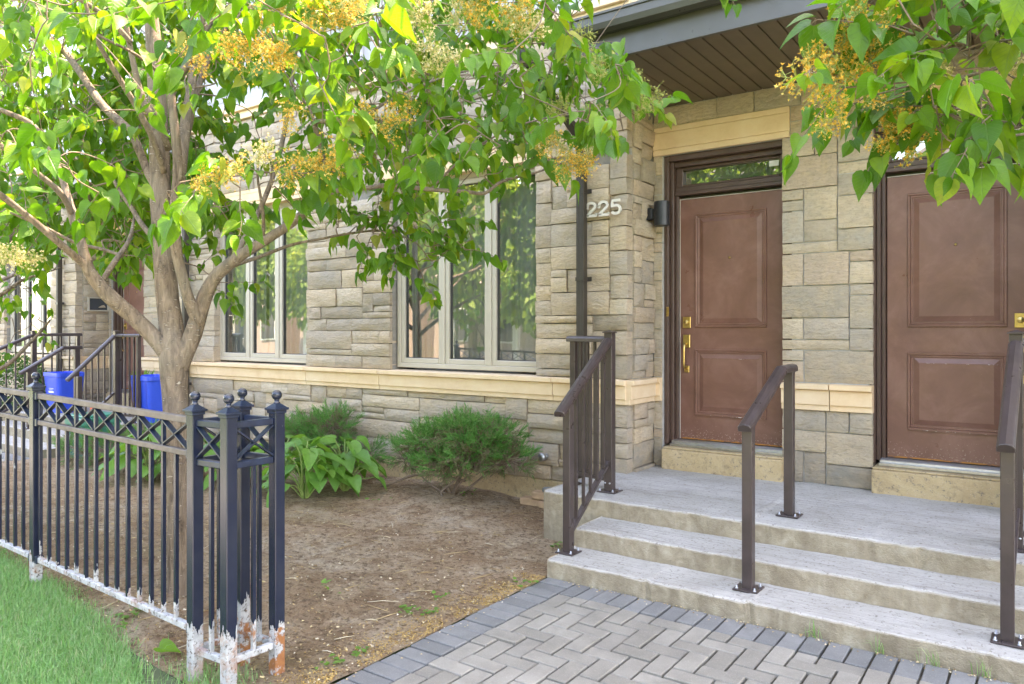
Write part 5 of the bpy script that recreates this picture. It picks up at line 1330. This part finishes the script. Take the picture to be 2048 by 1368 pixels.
# ------------------------------------------------------------------ plants in the bed
HV = [leaf_local('hosta', .35, .35, rng) for _ in range(5)]
HM = []
for V, F in HV:
    b = MB(); b.add([tuple(v) for v in V], F, True); me = b.mesh('leaf'); set_uv(me, V[:, :2]); me.materials.append(M['hosta']); HM.append(me)
def hosta(c, label, n=20, size=.24, seed=0, spread=.26):
    r = random.Random(seed); c = Vector((c[0], c[1], bedz(c[0], c[1]))); t = thing('hosta', c, label, 'hosta', 'hostas in the bed'); st = MB()
    for i in range(n):
        a = i * 2.4 + r.uniform(-.3, .3); q = (i + 1) / n; h = .44 * (1.05 - q * .72) * r.uniform(.85, 1.15); rad = spread * (.25 + .8 * q)
        d = Vector((math.cos(a), math.sin(a), 0)); tip = c + d * rad + Vector((0, 0, h)); mid = c + d * rad * .45 + Vector((0, 0, h * .72))
        st.tube(catmull([c + d * .02, mid, tip], 4), [.006, .006, .0055, .005, .005, .0045, .0045, .004, .004], 5, False)
        ld = (d * 1.0 + Vector((0, 0, r.uniform(-.55, .15))) + Vector((r.gauss(0, .18), r.gauss(0, .18), 0))).normalized(); nr = Vector((0, 0, 1)) + d * r.uniform(.0, .5) + Vector((r.gauss(0, .2), r.gauss(0, .2), 0))
        o = bpy.data.objects.new('leaf', HM[r.randrange(5)]); link(o, t); s = size * r.uniform(.75, 1.1)
        o.matrix_local = Matrix.Translation(tip - c) @ basis(ld, nr).to_4x4() @ Matrix.Diagonal((s * 1.0, s, s, 1))
    st.build('stalks', M['petiole'], t)
for k, (u, v, lab, n, sz) in enumerate(((610, 990, 'bright green hosta directly right of the fence pier', 24, .25), (690, 975, 'bright green hosta farthest right, next to the juniper branches', 22, .23), (560, 965, 'hosta half hidden behind the four-post fence pier', 20, .24),
                                   (300, 958, 'hosta seen through the pickets left of the tree trunk', 22, .25), (390, 955, 'hosta behind the tree trunk, between trunk and fence pier', 20, .24), (450, 965, 'hosta seen through the open fence pier', 16, .22))):
    p = at_z(u, v, .05); hosta((p.x, p.y), lab, int(n * 1.45), sz, 50 + k, .30)
def needle_shoot(seed, length=.13, dry=False):
    """feathery juniper spray along +Y, made of many slim scale-leaf blades"""
    r = random.Random(seed); V = []; F = []
    for i in range(26):
        y = length * (i / 26) ** .9; a = r.uniform(0, 6.28); l = .030 * (1 - .6 * y / length) * r.uniform(.7, 1.3)
        d = Vector((math.cos(a) * .75, 1.0, math.sin(a) * .55)).normalized(); p = Vector((0, y, 0)); s = d.cross(Vector((r.gauss(0, 1), r.gauss(0, 1), r.gauss(0, 1)))).normalized() * .0030
        b = len(V); V += [tuple(p - s), tuple(p + s), tuple(p + d * l)]; F.append((b, b + 1, b + 2))
    return np.array(V), F
SH = [needle_shoot(i) for i in range(6)]
def juniper(base, blobs, label, n, seed, stems, dry=.12, group='junipers in the bed'):
    """blobs: (centre, radii) of foliage; shoots point outwards and up"""
    r = random.Random(seed); t = thing('juniper_shrub', base, label, 'shrub', group); green = []; brown = []; br = MB(); base = Vector(base)
    for c, q in stems:
        c = Vector(c); m = base.lerp(c, .5) + Vector((r.gauss(0, .03), r.gauss(0, .03), -.04)); br.tube(catmull([base + Vector((r.uniform(-.03, .03), r.uniform(-.03, .03), -.03)), m, c], 5), [q, q * .95, q * .9, q * .85, q * .8, q * .7, q * .6, q * .5, q * .4, q * .3, q * .2], 7)
    tot = sum(b[1][0] * b[1][1] * b[1][2] for b in blobs)
    for c, rad in blobs:
        c = Vector(c)
        for i in range(int(n / 10 * rad[0] * rad[1] * rad[2] / tot)):      # each tip is a plume of shoots
            e = Vector((r.gauss(0, 1), r.gauss(0, 1), r.gauss(0, 1))).normalized(); k = r.uniform(.35, 1.12)
            p = c + Vector((e.x * rad[0], e.y * rad[1], e.z * rad[2])) * k
            d = (e * 1.0 + Vector((0, 0, .45)) + Vector((r.gauss(0, .3), r.gauss(0, .3), r.gauss(0, .2)))).normalized()
            low = e.z < -.25 or k < .6; L = r.uniform(.10, .19)
            br.tube([base.lerp(c, .8) + Vector((r.gauss(0, .06), r.gauss(0, .06), r.gauss(0, .03))), c.lerp(p, .5), p, p + d * L * .7], [.004, .003, .002, .001], 4, False)
            for q in range(18):
                s_ = r.random(); pp = p + d * L * (s_ * .9); dd = (d + Vector((r.gauss(0, .45), r.gauss(0, .45), r.gauss(0, .35)))).normalized()
                (brown if low and r.random() < .75 else green).append((pp, dd, Vector((r.gauss(0, 1), r.gauss(0, 1), 1)), r.uniform(.5, .85) * (1.15 - .5 * s_), r.randrange(6)))
    br.build('branches', M['twig'], t); joined_leaves('foliage', green, M['juniper'], t, SH)
    if brown: joined_leaves('dry_foliage', brown, M['juniper_dry'], t, SH)
    return t
J = lambda u, v, y: at_y(u, v, y)
jb = J(905, 985, 5.0); jb.z = bedz(jb.x, jb.y)
juniper(jb, [(J(935, 868, 5.0), (.26, .20, .10)), (J(868, 888, 4.95), (.24, .20, .11)), (J(985, 876, 5.05), (.24, .18, .09)), (J(895, 925, 4.9), (.26, .2, .08)), (J(1010, 918, 5.05), (.24, .15, .07)), (J(812, 915, 5.0), (.15, .12, .08)), (J(945, 905, 4.95), (.26, .2, .09))],
        'dense juniper bush in front of the wall, left of the steps', 5200, 3, [(J(930, 880, 5.0), .020), (J(870, 900, 4.95), .016), (J(1000, 920, 5.05), .013), (J(815, 925, 5.0), .012), (J(960, 930, 4.95), .012)])
jb = J(655, 925, 5.1); jb.z = bedz(jb.x, jb.y)
juniper(jb, [(J(620, 862, 5.1), (.34, .2, .10)), (J(668, 850, 5.15), (.26, .18, .09)), (J(595, 878, 5.05), (.26, .2, .10)), (J(650, 888, 5.05), (.28, .2, .09)), (J(725, 908, 5.1), (.18, .15, .08))],
        'smaller juniper behind the hostas, right of the fence pier', 3600, 4, [(J(625, 870, 5.1), .016), (J(670, 860, 5.1), .014), (J(720, 910, 5.1), .010)])
jb = at_z(180, 935, .07)
juniper(jb, [(jb + Vector((-.5, .2, .12)), (.35, .25, .13)), (jb + Vector((.0, .2, .14)), (.4, .25, .15)), (jb + Vector((.5, .3, .18)), (.35, .25, .18)), (jb + Vector((.9, .4, .22)), (.3, .25, .2))], 'low spreading juniper below the green bin', 2600, 6, [(jb + Vector((.4, .2, .1)), .01)])
# bare juniper branch lying out of the big bush
lg = MB(); lg.tube(catmull([J(930, 962, 5.0), J(885, 952, 4.98), J(830, 950, 4.95), J(790, 965, 4.9), J(745, 978, 4.88)], 4), lerpl([.012, .011, .012, .010, .006], 4), 6); lg.tube(catmull([J(895, 1005, 4.85), J(882, 985, 4.88), J(905, 965, 4.95), J(925, 945, 5.0)], 4), lerpl([.006, .010, .012, .012], 4), 6)
o = lg.build('fallen_branch', M['twig']); tag(o, 'bare crooked branch on the soil under the dense juniper', 'branch')
# clipped evergreen at the far left, behind the railing
def boxwood(c, rad, label, n, seed):
    r = random.Random(seed); c = Vector(c); t = thing('evergreen_shrub', (c.x, c.y, .08), label, 'shrub'); L = []
    for i in range(n):
        e = Vector((r.gauss(0, 1), r.gauss(0, 1), r.gauss(0, 1))).normalized(); k = r.random() ** .2; p = c + Vector((e.x * rad[0], e.y * rad[1], e.z * rad[2])) * k * (1 + .15 * mnoise.noise(e * 4))
        L.append((p, (e + Vector((r.gauss(0, .6), r.gauss(0, .6), .3))).normalized(), Vector((r.gauss(0, 1), r.gauss(0, 1), 1)), r.uniform(.03, .05), r.randrange(5)))
    joined_leaves('foliage', L, M['boxwood'], t, HV)
    b = MB(); b.tube([(c.x, c.y, -.05), (c.x, c.y, c.z)], [.03, .01], 6); b.build('stem', M['twig'], t)
q = at(20, 770, 11.2); boxwood((q.x, q.y, .62), (.75, .5, .5), 'rounded dark evergreen shrub behind the railing at the left edge', 4500, 8)

# ------------------------------------------------------------------ litter on the soil, weeds, grass
r5 = random.Random(77); lit = MB()
for i in range(22000):
    x = r5.uniform(-8.9, -2.45); y = r5.uniform(1.72, 5.3)
    if r5.random() > .35 + .65 * max(0, min(1, (4.2 - y) / 2.0 + .4 * mnoise.noise(Vector((x * 2, y * 2, 0))))): continue
    z = bedz(x, y) + .003; l = r5.choice((1, 1, 1, 1, 1.8)) * r5.uniform(.0022, .006); wd = l * r5.uniform(.15, .6); a = r5.uniform(0, 6.28); t1 = r5.uniform(-.006, .008)
    c, s = math.cos(a), math.sin(a)
    lit.add([(x - c * l - s * wd, y - s * l + c * wd, z), (x - c * l + s * wd, y - s * l - c * wd, z + t1 * .5), (x + c * l + s * wd, y + s * l - c * wd, z + abs(t1)), (x + c * l - s * wd, y + s * l + c * wd, z + .002)], [(0, 1, 2, 3)])
for i in range(420):                                  # withered blossom caught in the paver joints and along the path's edge
    x = -2.435 + r5.gauss(-.05, .06) if r5.random() < .6 else r5.uniform(-2.3, -.1); y = r5.uniform(2.0, 3.7) if x < -2.3 else 3.755 - abs(r5.gauss(0, .03))
    z = .004 if x > -2.435 else bedz(x, y) + .004; l = r5.uniform(.003, .007); a = r5.uniform(0, 6.28); c, s = math.cos(a) * l, math.sin(a) * l
    lit.add([(x - c, y - s, z), (x + s, y - c, z + .002), (x + c, y + s, z), (x - s, y + c, z + .003)], [(0, 1, 2, 3)])
o = lit.build('leaf_litter', M['litter']); tag(o, 'dry blossom and leaf litter scattered over the bare soil', 'litter', kind='stuff')
oc = MB()
for i in range(6000):                                 # ochre drift of fallen blossom along the path's edge and under the fence
    k = r5.random()
    if k < .7: y = r5.uniform(1.85, 3.75); x = -2.44 - abs(r5.gauss(0, .11)) * (1 + .5 * mnoise.noise(Vector((0, y * 3, 0))))
    else: x = r5.uniform(-6.5, -2.5); y = 1.95 + r5.gauss(0, .18)
    if mnoise.noise(Vector((x * 6, y * 6, 5))) < -.15 or y < 1.75: continue
    z = bedz(x, y) + .004; l = r5.uniform(.002, .006); a = r5.uniform(0, 6.28); c, s = math.cos(a) * l, math.sin(a) * l; w_ = r5.uniform(.3, .7)
    oc.add([(x - c, y - s, z), (x + s * w_, y - c * w_, z + .003), (x + c, y + s, z), (x - s * w_, y + c * w_, z + .004)], [(0, 1, 2, 3)])
tag(oc.build('blossom_litter', M['ochre']), 'ochre drift of fallen blossom along the edge of the paved path', 'litter', kind='stuff')
cl = MB()
for i in range(2600):                                 # crumbs and small clods of earth
    x, y = r5.uniform(-8.5, -2.46), r5.uniform(1.75, 5.25); z = bedz(x, y); q = r5.choice((1, 1, 1, 2)) * r5.uniform(.003, .009)
    P = [(x + q * math.cos(a) * r5.uniform(.7, 1.3), y + q * math.sin(a) * r5.uniform(.7, 1.3), z - .002) for a in (0, 1.3, 2.6, 3.8, 5.1)] + [(x + r5.uniform(-.3, .3) * q, y + r5.uniform(-.3, .3) * q, z + q * r5.uniform(.5, 1.0))]
    cl.add(P, [(k, (k + 1) % 5, 5) for k in range(5)])
tag(cl.build('soil_crumbs', M['soil']), 'small clods and crumbs of earth on the bare bed', 'soil', kind='stuff')
tw = MB()
for i in range(150):
    x, y = r5.uniform(-6.5, -2.6), r5.uniform(1.9, 4.9); z = bedz(x, y) + .005; a = r5.uniform(0, 6.28); l = r5.uniform(.03, .10); d = Vector((math.cos(a), math.sin(a), 0)) * l
    p = Vector((x, y, z)); tw.tube([p - d, p + Vector((r5.gauss(0, .006), r5.gauss(0, .006), .004)), p + d], [.0015, .002, .001], 4)
tag(tw.build('fallen_twigs', M['litter']), 'thin dead twigs lying about on the bare soil', 'twigs', kind='stuff')
WV = [leaf_local('lilac', .2, .2, rng) for _ in range(4)]
WM = []
for V, F in WV:
    b = MB(); b.add([tuple(v) for v in V], F, True); me = b.mesh('leaf'); me.materials.append(M['weed']); WM.append(me)
def weed(u, v, n, s, label, tall=.5):
    p = at_z(u, v, .01); p.z = bedz(p.x, p.y) if p.x < -2.44 else .0; t = thing('weed', p, label, 'weed', 'small weeds on the bare soil'); r = random.Random(int(u))
    for i in range(n):
        a = i * 2.4 + r.uniform(-.4, .4); d = Vector((math.cos(a), math.sin(a), r.uniform(.1, 1.0) * tall)).normalized(); o = bpy.data.objects.new('leaf', WM[i % 4]); link(o, t); q = Vector((r.gauss(0, .9), r.gauss(0, .9), r.uniform(0, .9) * tall)) * s; q.z = abs(q.z) + .006
        o.matrix_local = Matrix.Translation(q) @ basis(d, Vector((0, 0, 1))).to_4x4() @ Matrix.Scale(s * r.uniform(.6, 1.1), 4)
for a in ((815, 1218, 14, .03, 'little weed nearest the path edge, left one of the pair', .3), (855, 1225, 12, .03, 'little weed beside the path edge, right one of the pair', .3), (880, 1195, 10, .028, 'upright little weed by the path edge, above the pair', .9), (935, 1000, 6, .035, 'weed seedling at the foot of the dense juniper', 1.2),
          (745, 1010, 5, .04, 'weed seedling in the soil right of the hostas', .8), (655, 1185, 5, .035, 'single seedling in the middle of the bare soil', 1.4), (1045, 1165, 5, .04, 'weed seedling beside the corner of the lowest step', 1.0), (1115, 1090, 8, .04, 'weed tuft against the side of the steps', .4),
          (265, 1250, 9, .04, 'weed with pale leaves in the bare strip before the fence', .4), (240, 1270, 8, .035, 'low weed in the bare strip before the fence, left of the pale one', .3), (670, 1320, 11, .03, 'weed by the path edge at the bottom, left one', .3), (720, 1300, 11, .03, 'weed by the path edge at the bottom, right one', .3), (1060, 905 + 260, 4, .03, 'tiny seedling touching the lowest step corner', .9)):
    weed(*a)
p = at_z(318, 1308, .02); o = bpy.data.objects.new('fallen_leaf', LEAFMESH[0]); link(o); o.matrix_world = Matrix.Translation(p + Vector((0, 0, .03))) @ basis(Vector((.9, .3, .0)), Vector((.1, -.4, 1))).to_4x4() @ Matrix.Scale(.10, 4)
tag(o, 'single pale green fallen leaf on the ground left of the fence pier', 'leaf')
r6 = random.Random(31); V = []; F = []
def blade(x, y, z, h, w, lean, a):
    b = len(V); c, s = math.cos(a), math.sin(a); lx, ly = math.cos(lean[1]) * lean[0] * h, math.sin(lean[1]) * lean[0] * h
    V.extend([(x - c * w, y - s * w, z), (x + c * w, y + s * w, z), (x + lx * .35 + c * w * .8, y + ly * .35 + s * w * .8, z + h * .6), (x + lx * .35 - c * w * .8, y + ly * .35 - s * w * .8, z + h * .6), (x + lx, y + ly, z + h * (1 - .35 * lean[0]))])
    F.extend([(b, b + 1, b + 2, b + 3), (b + 3, b + 2, b + 4)])
cnt = 0
while cnt < 52000:
    x = r6.uniform(-6.4, -2.75); y = r6.uniform(1.0, 1.98)
    edge = 1.80 - .10 * max(0, (x + 4.2)) - .16 * max(0, x + 3.7) + .05 * mnoise.noise(Vector((x * 4, y * 4, 0)))
    if y > edge: 
        if r6.random() > math.exp(-(y - edge) / .03): continue
    u, v, d = pix((x, y, .05))
    if not (-60 < u < 460 and v > 1080): 
        if r6.random() < .9: continue
    cnt += 1; blade(x, y, gz(x, y) - .015, r6.uniform(.035, .085), r6.uniform(.0011, .0022), (abs(r6.gauss(0, .7)), r6.uniform(0, 6.28)), r6.uniform(0, 3.14))
for i in range(500):                                  # dry tufts at the fence pier and grass along the step
    x, y = r6.gauss(-2.83, .13), r6.gauss(1.80, .06); blade(x, y, gz(x, y) - .01, r6.uniform(.03, .09), .0014, (abs(r6.gauss(0, .8)), r6.uniform(0, 6.28)), r6.uniform(0, 3.14))
for cx in (-.62, -.40, -.9, -.22):
    for i in range(14): x, y = cx + r6.gauss(0, .02), 3.755 + r6.gauss(0, .006); blade(x, y, 0, r6.uniform(.04, .13), .0018, (abs(r6.gauss(0, .6)), r6.uniform(3.3, 6.0)), r6.uniform(0, 3.14))
b = MB(); b.v = V; b.f = F; b.sm = [True] * len(F)
tag(b.build('grass', M['grass']), 'short green lawn grass in front of the iron fence', 'grass', kind='stuff')

# ------------------------------------------------------------------ the other side of the street (seen in the window glass)
sheet('opposite_lawn', -60, 40, -15.5, -9.4, 4, 3, lambda x, y: .02, M['shell'])
def opp_house(x0, x1, label):
    t = thing('brick_house', ((x0 + x1) / 2, -16, 0), label, 'house', 'brick houses across the street')
    MB().box(x0, x1, -24, -16, 0, 6.6).build('wall', M['brickred'], t)
    m = MB(); m.prism([(x0 - .3, -15.4, 6.6), (x1 + .3, -15.4, 6.6), (x1 + .3, -24.5, 6.6), (x0 - .3, -24.5, 6.6)], (0, 0, .15)); m.add([(x0 - .3, -15.4, 6.75), (x1 + .3, -15.4, 6.75), (x1 + .3, -24.5, 6.75), (x0 - .3, -24.5, 6.75), (x0 + 1, -20, 9.0), (x1 - 1, -20, 9.0)], [(0, 1, 5, 4), (2, 3, 4, 5), (1, 2, 5), (3, 0, 4)]); m.build('roof', M['roofgrey'], t)
    w = (x1 - x0) / 3
    for z in (1.0, 4.2):
        for i in range(3):
            a = x0 + w * i + w * .28; f = MB().box(a - .08, a + w * .44 + .08, -16.02, -15.93, z - .08, z + 1.58).build('window', M['white'], t); MB().box(a, a + w * .44, -15.93, -15.9, z, z + 1.5).build('pane', M['winopp'], f)
    p = MB().box(x0 + w * .8, x0 + w * 2.2, -16, -14.2, 2.9, 3.2).build('porch', M['white'], t)
    for xx in (x0 + w * .9, x0 + w * 2.1): MB().box(xx - .12, xx + .12, -14.5, -14.26, .0, 2.9).build('column', M['white'], t)
for i, x in enumerate((-44, -34, -24, -14, -4, 6)):
    opp_house(x, x + 8.6, ['first', 'second', 'third', 'fourth', 'fifth', 'sixth'][i] + ' red brick house from the left across the street')
FV = [leaf_local('hosta', .3, .2, rng) for _ in range(3)]
def street_tree(x, y, h, rad, label, seed):
    r = random.Random(seed); t = thing('street_tree', (x, y, 0), label, 'tree', 'street trees across the road'); b = MB(); c = Vector((x, y, h * .62)); L = []
    b.tube([(x, y, -.1), (x + .05, y, h * .3), (x, y, h * .6), (x + .1, y, h * .85)], [.2, .15, .11, .03], 10)
    for k in range(7): a = k * .9; b.tube([(x, y, h * (.3 + .04 * k)), (x + math.cos(a) * rad * .5, y + math.sin(a) * rad * .5, h * (.45 + .04 * k)), (x + math.cos(a) * rad * .85, y + math.sin(a) * rad * .85, h * (.52 + .05 * k))], [.07, .04, .015], 6)
    b.build('trunk', M['bark'], t)
    for i in range(5000):
        e = Vector((r.gauss(0, 1), r.gauss(0, 1), r.gauss(0, 1))).normalized(); k = r.random() ** .3; p = c + Vector((e.x * rad, e.y * rad, e.z * h * .38)) * k * (1 + .3 * mnoise.noise(e * 3 + Vector((seed, 0, 0))))
        L.append((p, (e + DOWN * .6 + Vector((r.gauss(0, .6), r.gauss(0, .6), 0))).normalized(), Vector((r.gauss(0, 1), r.gauss(0, 1), .6)), r.uniform(.18, .32), r.randrange(3)))
    joined_leaves('crown', L, M['farleaf'], t, FV)
for i, (x, y, h, q) in enumerate(((-8, -11, 7, 2.6), (-13.5, -10.6, 5, 2.0), (-18, -11.5, 8, 3.0), (-25, -10.8, 6, 2.4), (-32, -11.2, 8, 3.0), (-3, -10.8, 6, 2.3), (3.5, -11.2, 7.5, 2.8))):
    street_tree(x, y, h, q, ['first', 'second', 'third', 'fourth', 'fifth', 'sixth', 'seventh'][i] + ' leafy street tree across the road', 60 + i)
